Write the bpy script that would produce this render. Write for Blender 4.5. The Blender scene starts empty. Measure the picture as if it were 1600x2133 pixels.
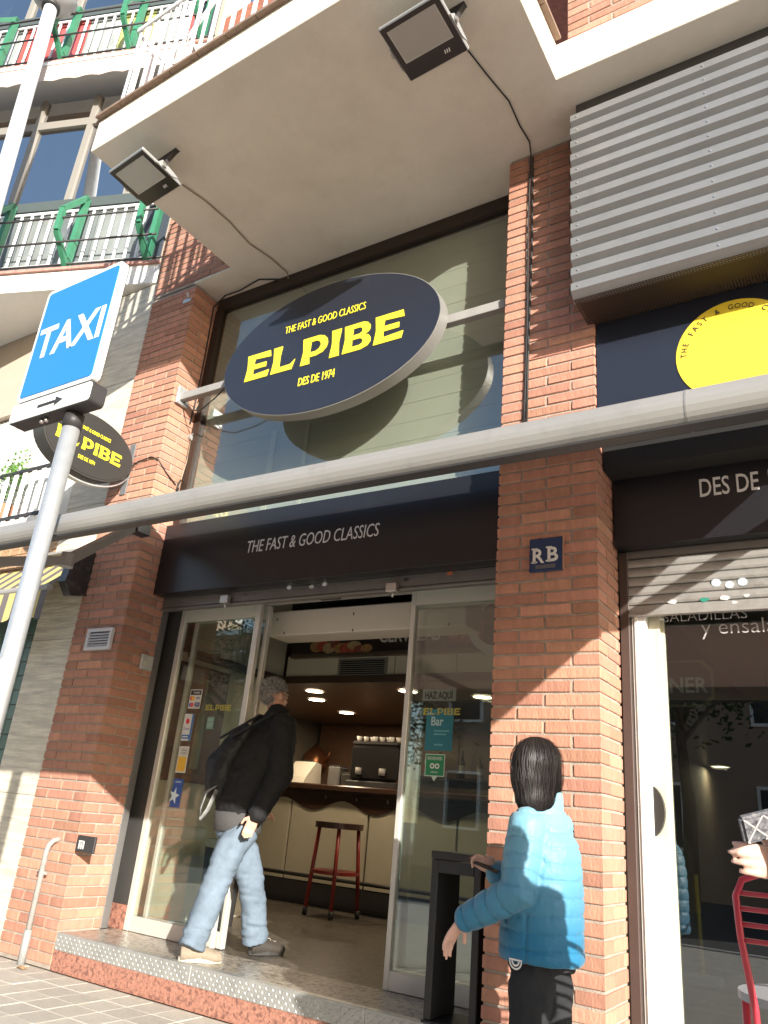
import bpy, bmesh, math, random
from mathutils import Vector, Matrix, noise
random.seed(7)
scene = bpy.context.scene
COL = scene.collection

# ------------------------------------------------------------------ camera
CAM_D, CAM_H = 3.83, 1.12            # distance to the facade plane (y = 0), height over the pavement
YAW, PITCH, ROLL, FPX = math.radians(33.81), math.radians(21.64), math.radians(5.34), 1600.0
CAM_C = Vector((0, -CAM_D, CAM_H))
_f0 = Vector((-math.sin(YAW), math.cos(YAW), 0)); _r0 = Vector((math.cos(YAW), math.sin(YAW), 0)); _u0 = Vector((0, 0, 1))
CF = _f0*math.cos(PITCH) + _u0*math.sin(PITCH)
_u = -_f0*math.sin(PITCH) + _u0*math.cos(PITCH)
CR = _r0*math.cos(ROLL) + _u*math.sin(ROLL)
CU = -_r0*math.sin(ROLL) + _u*math.cos(ROLL)
cam = bpy.data.cameras.new('camera'); cam_o = bpy.data.objects.new('camera', cam); COL.objects.link(cam_o)
cam.sensor_fit = 'HORIZONTAL'; cam.sensor_width = 36; cam.lens = 36*FPX/1600; cam.clip_start = .05; cam.clip_end = 2000
cam_o.matrix_world = Matrix(((CR.x, CU.x, -CF.x, CAM_C.x), (CR.y, CU.y, -CF.y, CAM_C.y), (CR.z, CU.z, -CF.z, CAM_C.z), (0, 0, 0, 1)))
scene.camera = cam_o
# a pixel of the photograph gives a direction; its distance comes from the plane it lies on
def ray(x, y): return CF + CR*((x-800)/FPX) - CU*((y-1066.5)/FPX)
def onY(x, y, Y): d = ray(x, y); return CAM_C + d*((Y+CAM_D)/d.y)
def onZ(x, y, Z): d = ray(x, y); return CAM_C + d*((Z-CAM_H)/d.z)
def onX(x, y, X): d = ray(x, y); return CAM_C + d*(X/d.x)
def atD(x, y, q): return CAM_C + ray(x, y)*q

# ------------------------------------------------------------------ daylight
SUN = Vector((1.38, -1.0, .54)).normalized()
SUN_EL = math.asin(SUN.z); SUN_AZ = math.atan2(SUN.x, SUN.y)
world = bpy.data.worlds.new('World'); scene.world = world; world.use_nodes = True
_wn = world.node_tree.nodes; _wl = world.node_tree.links
_sky = _wn.new('ShaderNodeTexSky'); _sky.sky_type = 'NISHITA'; _sky.sun_disc = False
_sky.sun_elevation = SUN_EL; _sky.sun_rotation = SUN_AZ; _sky.air_density = 1.0; _sky.dust_density = .6; _sky.ozone_density = 1.2
_wl.new(_sky.outputs[0], _wn['Background'].inputs[0]); _wn['Background'].inputs[1].default_value = .14
sl = bpy.data.lights.new('sun', 'SUN'); sl.energy = 4.7; sl.angle = math.radians(.5); sl.color = (1, .945, .86)
so = bpy.data.objects.new('sun', sl); COL.objects.link(so); so.rotation_euler = SUN.to_track_quat('Z', 'Y').to_euler(); so.location = SUN*60
scene.view_settings.view_transform = 'Standard'; scene.view_settings.look = 'None'; scene.view_settings.gamma = 1
scene.view_settings.use_curve_mapping = False; scene.view_settings.exposure = 1.18
scene.render.engine = 'CYCLES'
scene.cycles.max_bounces = 8; scene.cycles.transparent_max_bounces = 24; scene.cycles.sample_clamp_indirect = 4

# ------------------------------------------------------------------ materials
MATS = {}
def mat(name, col, rough=.6, metal=0., var=0., vscale=6., bump=0., bscale=60., rnd=0., spec=.5, coat=0., stretch=None, emit=None, dirt=0., dscale=2.5, dcol=None, dlim=(.52, .72)):
    """Principled material; var = large noise variation of the colour, rnd = variation per object, bump = fine relief, dirt = blotches of grime."""
    if name in MATS: return MATS[name]
    m = bpy.data.materials.new(name); m.use_nodes = True; N = m.node_tree.nodes; L = m.node_tree.links
    b = N['Principled BSDF']; b.inputs['Roughness'].default_value = rough; b.inputs['Metallic'].default_value = metal
    b.inputs['Specular IOR Level'].default_value = spec; b.inputs['Coat Weight'].default_value = coat
    b.inputs['Base Color'].default_value = (*col, 1)
    tc = N.new('ShaderNodeTexCoord'); src = tc.outputs['Object']
    if stretch:
        mp = N.new('ShaderNodeMapping'); mp.inputs['Scale'].default_value = stretch; L.new(src, mp.inputs[0]); src = mp.outputs[0]
    out = None
    if var or rnd:
        hsv = N.new('ShaderNodeHueSaturation'); hsv.inputs['Color'].default_value = (*col, 1); val = None
        if var:
            t = N.new('ShaderNodeTexNoise'); t.inputs['Scale'].default_value = vscale; t.inputs['Detail'].default_value = 6; t.inputs['Roughness'].default_value = .65; L.new(src, t.inputs['Vector'])
            mr = N.new('ShaderNodeMapRange'); mr.inputs[1].default_value = .3; mr.inputs[2].default_value = .7; mr.inputs[3].default_value = 1-var; mr.inputs[4].default_value = 1+var
            L.new(t.outputs['Fac'], mr.inputs[0]); val = mr.outputs[0]
        if rnd:
            oi = N.new('ShaderNodeObjectInfo'); mr2 = N.new('ShaderNodeMapRange'); mr2.inputs[3].default_value = 1-rnd; mr2.inputs[4].default_value = 1+rnd
            L.new(oi.outputs['Random'], mr2.inputs[0])
            if val:
                mu = N.new('ShaderNodeMath'); mu.operation = 'MULTIPLY'; L.new(val, mu.inputs[0]); L.new(mr2.outputs[0], mu.inputs[1]); val = mu.outputs[0]
            else: val = mr2.outputs[0]
            wn = N.new('ShaderNodeTexWhiteNoise'); wn.noise_dimensions = '1D'; L.new(oi.outputs['Random'], wn.inputs['W'])
            mh = N.new('ShaderNodeMapRange'); mh.inputs[3].default_value = .5-rnd*.028; mh.inputs[4].default_value = .5+rnd*.028
            L.new(wn.outputs['Value'], mh.inputs[0]); L.new(mh.outputs[0], hsv.inputs['Hue'])
        L.new(val, hsv.inputs['Value']); out = hsv.outputs[0]
    if dirt:
        t = N.new('ShaderNodeTexNoise'); t.inputs['Scale'].default_value = dscale; t.inputs['Detail'].default_value = 9; t.inputs['Roughness'].default_value = .7; L.new(tc.outputs['Object'], t.inputs['Vector'])
        mr = N.new('ShaderNodeMapRange'); mr.inputs[1].default_value = dlim[0]; mr.inputs[2].default_value = dlim[1]; mr.inputs[4].default_value = dirt; L.new(t.outputs['Fac'], mr.inputs[0])
        mx = N.new('ShaderNodeMix'); mx.data_type = 'RGBA'; L.new(mr.outputs[0], mx.inputs[0])
        if out: L.new(out, mx.inputs[6])
        else: mx.inputs[6].default_value = (*col, 1)
        mx.inputs[7].default_value = (*(dcol or tuple(c*.45 for c in col)), 1); out = mx.outputs[2]
    if out: L.new(out, b.inputs['Base Color'])
    if bump:
        t = N.new('ShaderNodeTexNoise'); t.inputs['Scale'].default_value = bscale; t.inputs['Detail'].default_value = 5; L.new(src, t.inputs['Vector'])
        bp = N.new('ShaderNodeBump'); bp.inputs['Strength'].default_value = bump; bp.inputs['Distance'].default_value = .01
        L.new(t.outputs['Fac'], bp.inputs['Height']); L.new(bp.outputs[0], b.inputs['Normal'])
    if emit:
        b.inputs['Emission Color'].default_value = (*emit[0], 1); b.inputs['Emission Strength'].default_value = emit[1]
    MATS[name] = m; return m

def glass(name, tint=(.9, .95, .93), rough=0., gain=1.0, base=.04):
    if name in MATS: return MATS[name]
    m = bpy.data.materials.new(name); m.use_nodes = True; N = m.node_tree.nodes; L = m.node_tree.links; N.clear()
    o = N.new('ShaderNodeOutputMaterial'); mx = N.new('ShaderNodeMixShader'); tr = N.new('ShaderNodeBsdfTransparent'); gl = N.new('ShaderNodeBsdfGlossy')
    tr.inputs[0].default_value = (*tint, 1); gl.inputs['Roughness'].default_value = rough
    fw = N.new('ShaderNodeLayerWeight'); fw.inputs[0].default_value = .5; lw = N.new('ShaderNodeMath'); lw.operation = 'POWER'; lw.inputs[1].default_value = 4.5; L.new(fw.outputs['Facing'], lw.inputs[0])
    ma = N.new('ShaderNodeMath'); ma.operation = 'MULTIPLY_ADD'; ma.inputs[1].default_value = gain; ma.inputs[2].default_value = base; ma.use_clamp = True
    L.new(lw.outputs[0], ma.inputs[0]); L.new(ma.outputs[0], mx.inputs[0]); L.new(tr.outputs[0], mx.inputs[1]); L.new(gl.outputs[0], mx.inputs[2]); L.new(mx.outputs[0], o.inputs[0])
    MATS[name] = m; return m

# ------------------------------------------------------------------ objects
def tag(o, label=None, cat=None, group=None, kind=None):
    if label: o['label'] = label
    if cat: o['category'] = cat
    if group: o['group'] = group
    if kind: o['kind'] = kind
    return o
def base_loc(p):
    v = Vector((0, 0, 0))
    while p is not None: v += p.location; p = p.parent
    return v
def thing(name, loc, label, cat, group=None):
    o = bpy.data.objects.new(name, None); o.empty_display_size = .1; COL.objects.link(o); o.location = loc
    return tag(o, label, cat, group)
def attach(o, parent):
    if parent is not None:
        o.parent = parent; o.matrix_parent_inverse = Matrix.Translation(-PBASE.get(parent.name, parent.location.copy()))
        PBASE[o.name] = Vector(o.location)
PBASE = {}
def obj(name, me, m=None, parent=None, loc=(0, 0, 0), smooth=False):
    """Link a mesh whose coordinates are world coordinates (plus loc)."""
    if isinstance(me, bmesh.types.BMesh):
        b = me; me = bpy.data.meshes.new(name); bmesh.ops.recalc_face_normals(b, faces=b.faces); b.to_mesh(me); b.free()
    if smooth: me.polygons.foreach_set('use_smooth', [True]*len(me.polygons))
    if m is not None:
        ms = m if isinstance(m, (list, tuple)) else [m]
        if len(me.materials) == 0:
            for k in ms: me.materials.append(k)
    o = bpy.data.objects.new(name, me); COL.objects.link(o); o.location = loc
    attach(o, parent); return o
def box(b, x0, x1, y0, y1, z0, z1, bev=0.):
    r = bmesh.ops.create_cube(b, size=1)
    for v in r['verts']:
        v.co = Vector((x0+(v.co.x+.5)*(x1-x0), y0+(v.co.y+.5)*(y1-y0), z0+(v.co.z+.5)*(z1-z0)))
    if bev:
        es = list({e for v in r['verts'] for e in v.link_edges})
        bmesh.ops.bevel(b, geom=es, offset=bev, segments=1, affect='EDGES')
    return r['verts']
def B(name, x0, x1, y0, y1, z0, z1, m, parent=None, bev=0.):
    b = bmesh.new(); box(b, x0, x1, y0, y1, z0, z1, bev); return obj(name, b, m, parent)
def tube(b, pts, r, n=10, cap=True, ref=None, flat=None):
    """Round (or flat: width, thickness) tube along pts; r a number or list."""
    pts = [Vector(p) for p in pts]; rs = r if isinstance(r, (list, tuple)) else [r]*len(pts); rings = []
    prev = None
    for i, p in enumerate(pts):
        t = (pts[min(i+1, len(pts)-1)]-pts[max(i-1, 0)]).normalized()
        if prev is None:
            a = Vector(ref) if ref else (Vector((0, 0, 1)) if abs(t.z) < .9 else Vector((1, 0, 0)))
        else: a = prev
        s = (a-t*a.dot(t)).normalized(); prev = s; q = t.cross(s)
        ra, rb = (rs[i] if isinstance(rs[i], (tuple, list)) else (rs[i], rs[i]))
        rings.append([b.verts.new(p+s*(ra*math.cos(2*math.pi*k/n))+q*(rb*math.sin(2*math.pi*k/n))) for k in range(n)])
    for a, c in zip(rings, rings[1:]):
        for k in range(n): b.faces.new((a[k], a[(k+1) % n], c[(k+1) % n], c[k]))
    if cap: b.faces.new(rings[0][::-1]); b.faces.new(rings[-1])
    return rings
def T(name, pts, r, m, parent=None, n=10, smooth=True, **k):
    b = bmesh.new(); tube(b, pts, r, n, **k); o = obj(name, b, m, parent)
    if smooth:
        for p in o.data.polygons: p.use_smooth = len(p.vertices) == 4
    return o
def bar(b, p0, p1, w, h, up=(0, 0, 1)):
    """Rectangular bar from p0 to p1, w across, h along up."""
    p0 = Vector(p0); p1 = Vector(p1); t = (p1-p0).normalized(); u = Vector(up); u = (u-t*u.dot(t)).normalized(); s = t.cross(u)
    q = [[p+s*(a*w/2)+u*(c*h/2) for a, c in ((-1, -1), (1, -1), (1, 1), (-1, 1))] for p in (p0, p1)]
    v = [[b.verts.new(x) for x in r] for r in q]
    b.faces.new(v[0][::-1]); b.faces.new(v[1])
    for k in range(4): b.faces.new((v[0][k], v[0][(k+1) % 4], v[1][(k+1) % 4], v[1][k]))
def BAR(name, p0, p1, w, h, m, parent=None, up=(0, 0, 1), bev=0.):
    b = bmesh.new(); bar(b, p0, p1, w, h, up)
    if bev: bmesh.ops.bevel(b, geom=list(b.edges), offset=bev, segments=1, affect='EDGES')
    return obj(name, b, m, parent)
def prism(b, poly, off):
    """Extrude a 3-D polygon by the vector off."""
    off = Vector(off); a = [b.verts.new(Vector(p)) for p in poly]; c = [b.verts.new(Vector(p)+off) for p in poly]; n = len(a)
    b.faces.new(a); b.faces.new(c[::-1])
    for k in range(n): b.faces.new((a[k], c[k], c[(k+1) % n], a[(k+1) % n]))
def PR(name, poly, off, m, parent=None, bev=0.):
    b = bmesh.new(); prism(b, poly, off)
    if bev: bmesh.ops.bevel(b, geom=list(b.edges), offset=bev, segments=2, affect='EDGES')
    return obj(name, b, m, parent)
def disc(b, c, u, v, ru, rv, n, off=None):
    c = Vector(c); u = Vector(u); v = Vector(v)
    P = [c+u*(ru*math.cos(2*math.pi*k/n))+v*(rv*math.sin(2*math.pi*k/n)) for k in range(n)]
    if off is None: b.faces.new([b.verts.new(p) for p in P])
    else: prism(b, P, off)
XA, YA, ZA = Vector((1, 0, 0)), Vector((0, 1, 0)), Vector((0, 0, 1))
def flat_curve(name, polys, origin, u, v, depth, m, parent, sx=1, sy=1, shear=0.):
    """Filled 2-D outlines (holes by overlap) stood on the plane (u, v) at origin, depth along u x v."""
    c = bpy.data.curves.new(name, 'CURVE'); c.dimensions = '2D'; c.fill_mode = 'BOTH'; c.extrude = depth/2
    for pl in polys:
        s = c.splines.new('POLY'); s.points.add(len(pl)-1); s.use_cyclic_u = True
        for k, (x, y) in enumerate(pl): s.points[k].co = (x*sx+y*sy*shear, y*sy, 0, 1)
    return _curve_obj(name, c, origin, u, v, m, parent, depth)
def _curve_obj(name, c, origin, u, v, m, parent, depth):
    t = bpy.data.objects.new('tmp', c); COL.objects.link(t); dg = bpy.context.evaluated_depsgraph_get(); dg.update()
    me = bpy.data.meshes.new_from_object(t.evaluated_get(dg)); bpy.data.objects.remove(t); bpy.data.curves.remove(c)
    u = Vector(u).normalized(); v = Vector(v).normalized(); w = u.cross(v); o = Vector(origin)+w*(depth/2)
    me.transform(Matrix(((u.x, v.x, w.x, o.x), (u.y, v.y, w.y, o.y), (u.z, v.z, w.z, o.z), (0, 0, 0, 1))))
    me.materials.clear(); me.name = name; me.polygons.foreach_set('use_smooth', [False]*len(me.polygons))
    return obj(name, me, m, parent)
def text(name, s, origin, u, v, height, m, parent, width=None, align='CENTER', depth=.004, bold=0., shear=0., sx=None):
    """Lettering: cap height in metres, optional total width (condensed or extended to fit)."""
    c = bpy.data.curves.new(name, 'FONT'); c.body = s; c.size = 1; c.align_x = 'LEFT'; c.resolution_u = 3; c.offset = bold; c.shear = shear
    t = bpy.data.objects.new('tmp', c); COL.objects.link(t); dg = bpy.context.evaluated_depsgraph_get(); dg.update()
    me = bpy.data.meshes.new_from_object(t.evaluated_get(dg)); bpy.data.objects.remove(t); bpy.data.curves.remove(c)
    xs = [q.co.x for q in me.vertices]; x0, x1 = min(xs), max(xs)
    cap = .729                                     # cap height of the built-in face at size 1
    ky = height/cap; kx = (width/(x1-x0)) if width else ky*(sx or 1)
    ox = {'CENTER': (x0+x1)/2, 'LEFT': x0, 'RIGHT': x1}[align]
    u = Vector(u).normalized(); v = Vector(v).normalized(); w = u.cross(v); o = Vector(origin)
    bb = bmesh.new(); bb.from_mesh(me)
    for q in bb.faces: q.smooth = False
    r = bmesh.ops.extrude_face_region(bb, geom=list(bb.faces)); nv = [g for g in r['geom'] if isinstance(g, bmesh.types.BMVert)]
    for q in nv: q.co.z = 1
    for q in bb.verts: q.co = o+u*((q.co.x-ox)*kx)+v*(q.co.y*ky)+w*(depth*q.co.z)
    bpy.data.meshes.remove(me)
    return obj(name, bb, m, parent)
# ------------------------------------------------------------------ common materials
M_BRICK = mat('brick_clay', (.43, .215, .148), .85, var=.18, vscale=14, bump=.4, bscale=90, rnd=.2, spec=.25, stretch=(1, 1, .35), dirt=.25, dscale=30, dcol=(.45, .27, .2))
M_MORTAR = mat('mortar', (.36, .305, .255), .95, var=.2, vscale=12, bump=.5, bscale=120, spec=.1)
M_PLASTER = mat('balcony_plaster', (.72, .68, .59), .9, var=.07, vscale=1.6, bump=.25, bscale=150, spec=.15, dirt=.38, dscale=2.2, dcol=(.50, .44, .36), dlim=(.5, .8))
M_FASCIA = mat('fascia_plaster', (.80, .74, .62), .9, var=.05, vscale=3, bump=.4, bscale=200, spec=.15, dirt=.15, dscale=3)
M_BROWNFRAME = mat('brown_window_frame', (.035, .022, .016), .45, spec=.4)
M_BLACKSIGN = mat('black_sign_board', (.013, .013, .016), .3, spec=.5, dirt=.06, dscale=5, dcol=(.08, .08, .08))
M_NAVY = mat('navy_sign_face', (.018, .021, .032), .28, spec=.5, dirt=.05, dscale=6, dcol=(.09, .09, .09))
M_YELLOW = mat('yellow_lettering', (.85, .73, .04), .4)
M_WHITEL = mat('white_lettering', (.72, .70, .66), .5)
M_ALU = mat('aluminium', (.55, .54, .52), .38, metal=.85, var=.06, vscale=10, bump=.04, bscale=200)
M_GREYMET = mat('grey_painted_metal', (.30, .29, .275), .5, var=.06, vscale=6, dirt=.2, dscale=7)
M_DARKMET = mat('dark_painted_metal', (.035, .033, .033), .5, var=.1, vscale=6, spec=.4)
M_WHITEMET = mat('white_painted_metal', (.75, .76, .76), .45, var=.04, vscale=8)
M_GALV = mat('galvanised_steel', (.52, .54, .55), .42, metal=.6, var=.1, vscale=14, bump=.06, bscale=120)
M_CABLE = mat('cable_black', (.02, .02, .02), .6)
M_CABLEB = mat('cable_beige', (.30, .25, .18), .7)
M_WHITE = mat('white_paint', (.78, .78, .76), .6, var=.03, vscale=4)
M_GLASS = glass('clear_glass', (.90, .94, .92), 0, 1.0, .12)
M_GLASSD = glass('dark_glass', (.42, .46, .44), 0, 1.2, .2)
M_TERRAZZO = mat('terrazzo', (.38, .34, .28), .3, var=.3, vscale=70, dirt=.85, dscale=34, dcol=(.10, .085, .075), dlim=(.5, .56), spec=.5)
M_GRANITE = mat('red_granite', (.36, .17, .12), .45, var=.35, vscale=55, dirt=.8, dscale=36, dcol=(.13, .06, .05), dlim=(.52, .58))
M_CREAM = mat('cream_panel', (.72, .67, .53), .5, var=.03, vscale=2)

# ------------------------------------------------------------------ ground
g = bmesh.new(); v = [g.verts.new(p) for p in ((-60, -6.2, -.012), (60, -6.2, -.012), (60, .6, -.012), (-60, .6, -.012))]; g.faces.new(v)
PAVE = tag(obj('pavement', g, mat('pavement_bed', (.46, .43, .37), .9, var=.12, vscale=5, bump=.3, bscale=60)), kind='structure')
M_PAVER = mat('paver_concrete', (.50, .46, .39), .85, var=.12, vscale=9, bump=.3, bscale=110, rnd=.08, spec=.2, dirt=.35, dscale=6)
def paver_mesh(k):
    b = bmesh.new(); box(b, -.0985, .0985, -.0985, .0985, -.03, 0, .003)
    for q in b.verts: q.co += Vector((random.uniform(-1, 1)*.0008, random.uniform(-1, 1)*.0008, random.uniform(-1, 1)*.0008))
    me = bpy.data.meshes.new('paver'); b.to_mesh(me); b.free(); me.materials.append(M_PAVER); return me
PM = [paver_mesh(k) for k in range(4)]
for i in range(-29, -11):
    for j in range(-8, 0):
        x, y = i*.2+.05, j*.2+.08
        if x + 5.9 < 0 or (y < -1.5): continue
        if x > -3.0 + .9*0 and y < -.7 and x > -2.6: continue
        o = obj('paver', random.choice(PM), None, PAVE, (x, y, random.uniform(-.0012, .0012)))
g = bmesh.new(); box(g, -60, 60, -6.35, -6.2, -.16, .002, .01); tag(obj('kerb', g, mat('kerb_stone', (.42, .41, .39), .8, var=.12, bump=.3)), kind='structure')
g = bmesh.new(); v = [g.verts.new(p) for p in ((-400, -400, -.15), (400, -400, -.15), (400, 12, -.15), (-400, 12, -.15))]; g.faces.new(v)
tag(obj('road', g, mat('asphalt', (.055, .055, .056), .9, var=.2, vscale=3, bump=.4, bscale=150)), kind='structure')

# ------------------------------------------------------------------ brickwork
PITCH_B, BH, JT = .068, .056, .012
_bm = {}
def brick_mesh(w, d, k):
    key = (round(w, 3), round(d, 3), k)
    if key not in _bm:
        b = bmesh.new(); box(b, -w/2, w/2, -d/2, d/2, -BH/2, BH/2, .0035)
        for q in b.verts: q.co += Vector((random.uniform(-1, 1)*.0012, random.uniform(-1, 1)*.0012, random.uniform(-1, 1)*.0012))
        me = bpy.data.meshes.new('brick'); b.to_mesh(me); b.free(); me.materials.append(M_BRICK); _bm[key] = me
    return _bm[key]
def brick(parent, x0, x1, y0, y1, zc):
    obj('brick', brick_mesh(x1-x0, y1-y0, random.randrange(3)), None, parent,
        ((x0+x1)/2+random.uniform(-1, 1)*.0012, (y0+y1)/2+random.uniform(-1, 1)*.0018, zc+random.uniform(-1, 1)*.001))
ZREF = 2.536
def courses(z0, z1):
    n0 = math.floor((z0-ZREF)/PITCH_B); n = n0
    while True:
        zb = ZREF+n*PITCH_B
        if zb > z1: break
        yield n, zb+JT/2+BH/2
        n += 1
def pier(name, x0, z0, z1, zside, skip=None, flip=0):
    """Brick pier two stretchers wide: whole mortar core, bricks on the front and on the +x side up to zside."""
    x1 = x0+.59; W = .289; H = .14
    b = bmesh.new(); box(b, x0+.008, x1-.008, .008, .36, z0, z1)
    P = obj(name, b, M_MORTAR, BLD)
    for n, zc in courses(z0, z1):
        if zc-BH/2 < z0-.02 or zc+BH/2 > z1+.004: continue
        side = zc < zside
        if (n+flip) % 2:
            brick(P, x0, x0+W, 0, H, zc); brick(P, x1-W, x1, 0, H, zc)
            if side: brick(P, x1-H, x1, H+JT, .36, zc)
        else:
            brick(P, x0, x0+H, 0, W, zc); brick(P, x0+H+JT, x1-H-JT, 0, H, zc); brick(P, x1-H, x1, 0, W, zc)
            if side: brick(P, x1-H, x1, W+JT, .36, zc)
    return P
def brick_field(name, parent, x0, x1, y, z0, z1, skip=None, depth=.1):
    b = bmesh.new(); box(b, x0, x1, y+.006, y+depth, z0, z1); P = obj(name, b, M_MORTAR, parent)
    for n, zc in courses(z0, z1):
        if zc-BH/2 < z0 or zc+BH/2 > z1+.03: continue
        x = x0-(.15 if n % 2 else 0)
        while x < x1-.03:
            a, c = max(x, x0), min(x+.289, x1)
            if c-a > .04 and not (skip and skip((a+c)/2, zc)): brick(P, a, c, y, y+.06, zc)
            x += .301
    return P

# ------------------------------------------------------------------ restaurant building
SOF = 5.55
BLD = thing('restaurant_building', (-3.2, .3, 0), 'red brick building with cream balcony slab over the restaurant front', 'building')
pier('brick_pier', -5.47, 0, SOF, 9, flip=0)
pier('brick_pier', -1.765, 0, SOF, 3.25, flip=1)
brick_field('upper_brick_wall', BLD, -5.47, -4.30, 0.0, SOF+.02, 6.75)
brick_field('upper_brick_wall', BLD, -1.19, .35, -.42, 5.86, 6.75)
M_FARBRICK = mat('far_brick', (.33, .12, .07), .9, var=.25, vscale=20)
B('rear_wall', -4.30, -1.25, .10, .25, 5.86, 9.5, M_FARBRICK, BLD)
B('rear_wall', -5.465, -4.30, .02, .25, 6.755, 9.5, M_FARBRICK, BLD)
B('rear_wall', -1.19, 6, -.40, -.2, 6.755, 9.5, M_FARBRICK, BLD); B('rear_wall', .352, 6, -.40, -.2, 5.86, 6.754, M_FARBRICK, BLD)
# balcony slab: stepped outline, fascia proud of the soffit by a hair, brown tile coping
poly = [(-4.49, -1.50), (-1.25, -1.57), (-1.25, -.47), (6, -.47), (6, .4), (-4.90, .4), (-4.90, -.014), (-4.42, -.02)]
b = bmesh.new(); prism(b, [(x, y, SOF) for x, y in poly], (0, 0, .02)); SLAB = obj('balcony_slab', b, M_PLASTER, BLD)
b = bmesh.new(); prism(b, [(x, y, SOF+.004) for x, y in [(-4.494, -1.503), (-4.424, .2), (-4.40, .2), (-4.47, -1.48), (-1.27, -1.55), (-1.27, -.45), (6, -.45), (6, -.473), (-1.247, -.473), (-1.247, -1.573)]], (0, 0, .306))
prism(b, [(x, y, SOF+.26) for x, y in [(-4.46, -1.47), (-1.28, -1.54), (-1.28, -.44), (5.9, -.44), (5.9, .2), (-4.40, .2)]], (0, 0, .048)); obj('fascia', b, M_FASCIA, SLAB)
b = bmesh.new()
fo = [Vector((-4.50, -.02, 0)), Vector((-4.50, -1.51, 0)), Vector((-1.24, -1.58, 0)), Vector((-1.24, -.50, 0))]
M_COPE = mat('coping_tile', (.22, .15, .11), .8, var=.2, vscale=20)
def along(p, q, step):
    n = max(1, round((q-p).length/step))
    return [(p.lerp(q, k/n), p.lerp(q, (k+1)/n)) for k in range(n)]
for (p, q) in [(fo[0], fo[1]), (fo[1], fo[2]), (fo[2], fo[3])]:
    d = (q-p).normalized(); nrm = Vector((d.y, -d.x, 0)); cen = Vector((-2.9, -.7, 0)); nrm = nrm if nrm.dot(p-cen) > 0 else -nrm
    for (a, c) in along(p, q, .28):
        bb = bmesh.new(); z = SOF+.31+.012
        bar(bb, (a+d*.003-nrm*.06)+ZA*z, (c-d*.003-nrm*.06)+ZA*z, .19, .024)
        obj('coping_tile', bb, M_COPE, SLAB)
# white balcony railing: flat upright bars in pairs
M_RAILW = mat('railing_white', (.70, .71, .70), .5, var=.08, vscale=7, dirt=.15, dscale=9)
RAILB = tag(bpy.data.objects.new('balcony_railing', None)); COL.objects.link(RAILB); RAILB.location = (-3, -1.4, 5.87); attach(RAILB, BLD); PBASE[RAILB.name] = Vector(RAILB.location)
z0 = SOF+.335; z1 = z0+1.0
def rail_run(p, q, step, seed):
    rr = random.Random(seed); d = (q-p).normalized(); n = int((q-p).length/step)
    for k in range(n+1):
        c = p+d*(k*step+.03)
        wdt = .034 if k % 2 else .024
        bb = bmesh.new(); bar(bb, c+ZA*z0, c+ZA*(z1+rr.uniform(-.0, .0)), .012, wdt, up=d); obj('baluster', bb, M_RAILW, RAILB)
    for z in (z0+.10, z1-.02):
        bb = bmesh.new(); nrm = Vector((d.y, -d.x, 0)); bar(bb, p+ZA*z+nrm*.014, q+ZA*z+nrm*.014, .014, .04); obj('rail', bb, M_RAILW, RAILB)
rail_run(Vector((-4.42, -1.44, 0)), Vector((-1.32, -1.51, 0)), .105, 1)
rail_run(Vector((-4.42, -.1, 0)), Vector((-4.42, -1.40, 0)), .105, 2)
rail_run(Vector((-1.32, -1.47, 0)), Vector((-1.32, -.52, 0)), .085, 3)
# grey canvas strips leaning on the railing inside the corner
BAR('railing_brace', (-4.36, -1.36, z0+.12), (-3.6, -1.38, z1-.1), .02, .03, M_RAILW, RAILB)

# upper shop window between the piers, blind slats behind the pane
WY = .28
WIN = tag(bpy.data.objects.new('upper_window', None)); COL.objects.link(WIN); WIN.location = (-3.3, WY, 3.2); attach(WIN, BLD); PBASE[WIN.name] = Vector(WIN.location)
B('window_frame', -4.86, -1.77, WY, WY+.08, 5.43, SOF-.002, M_BROWNFRAME, WIN)
B('window_frame', -4.878, -4.80, WY, WY+.08, 3.0, 5.428, M_BROWNFRAME, WIN)
B('pane', -4.80, -1.768, WY+.03, WY+.036, 3.0, 5.43, glass('window_glass', (.90, .92, .89), .0, 1.0, .13), WIN)
M_BLIND = mat('pale_blind', (.42, .425, .375), .8, var=.05, vscale=3)
zz = 3.02; rr = random.Random(5)
while zz < 5.43:
    h = .158; B('blind_slat', -4.80, -1.77, WY+.075+rr.uniform(0, .0015), WY+.085, zz, min(zz+h-.0022, 5.43), M_BLIND, WIN); zz += h
B('window_backing', -4.82, -1.766, WY+.1, WY+.13, 2.95, 5.5, M_DARKMET, WIN)
B('blind_strip', -3.98, -3.92, WY+.064, WY+.072, 3.02, 4.0, mat('blind_strip', (.5, .5, .42), .8), WIN); B('blind_strip', -3.62, -3.58, WY+.064, WY+.072, 3.02, 4.0, MATS['blind_strip'], WIN)
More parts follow.
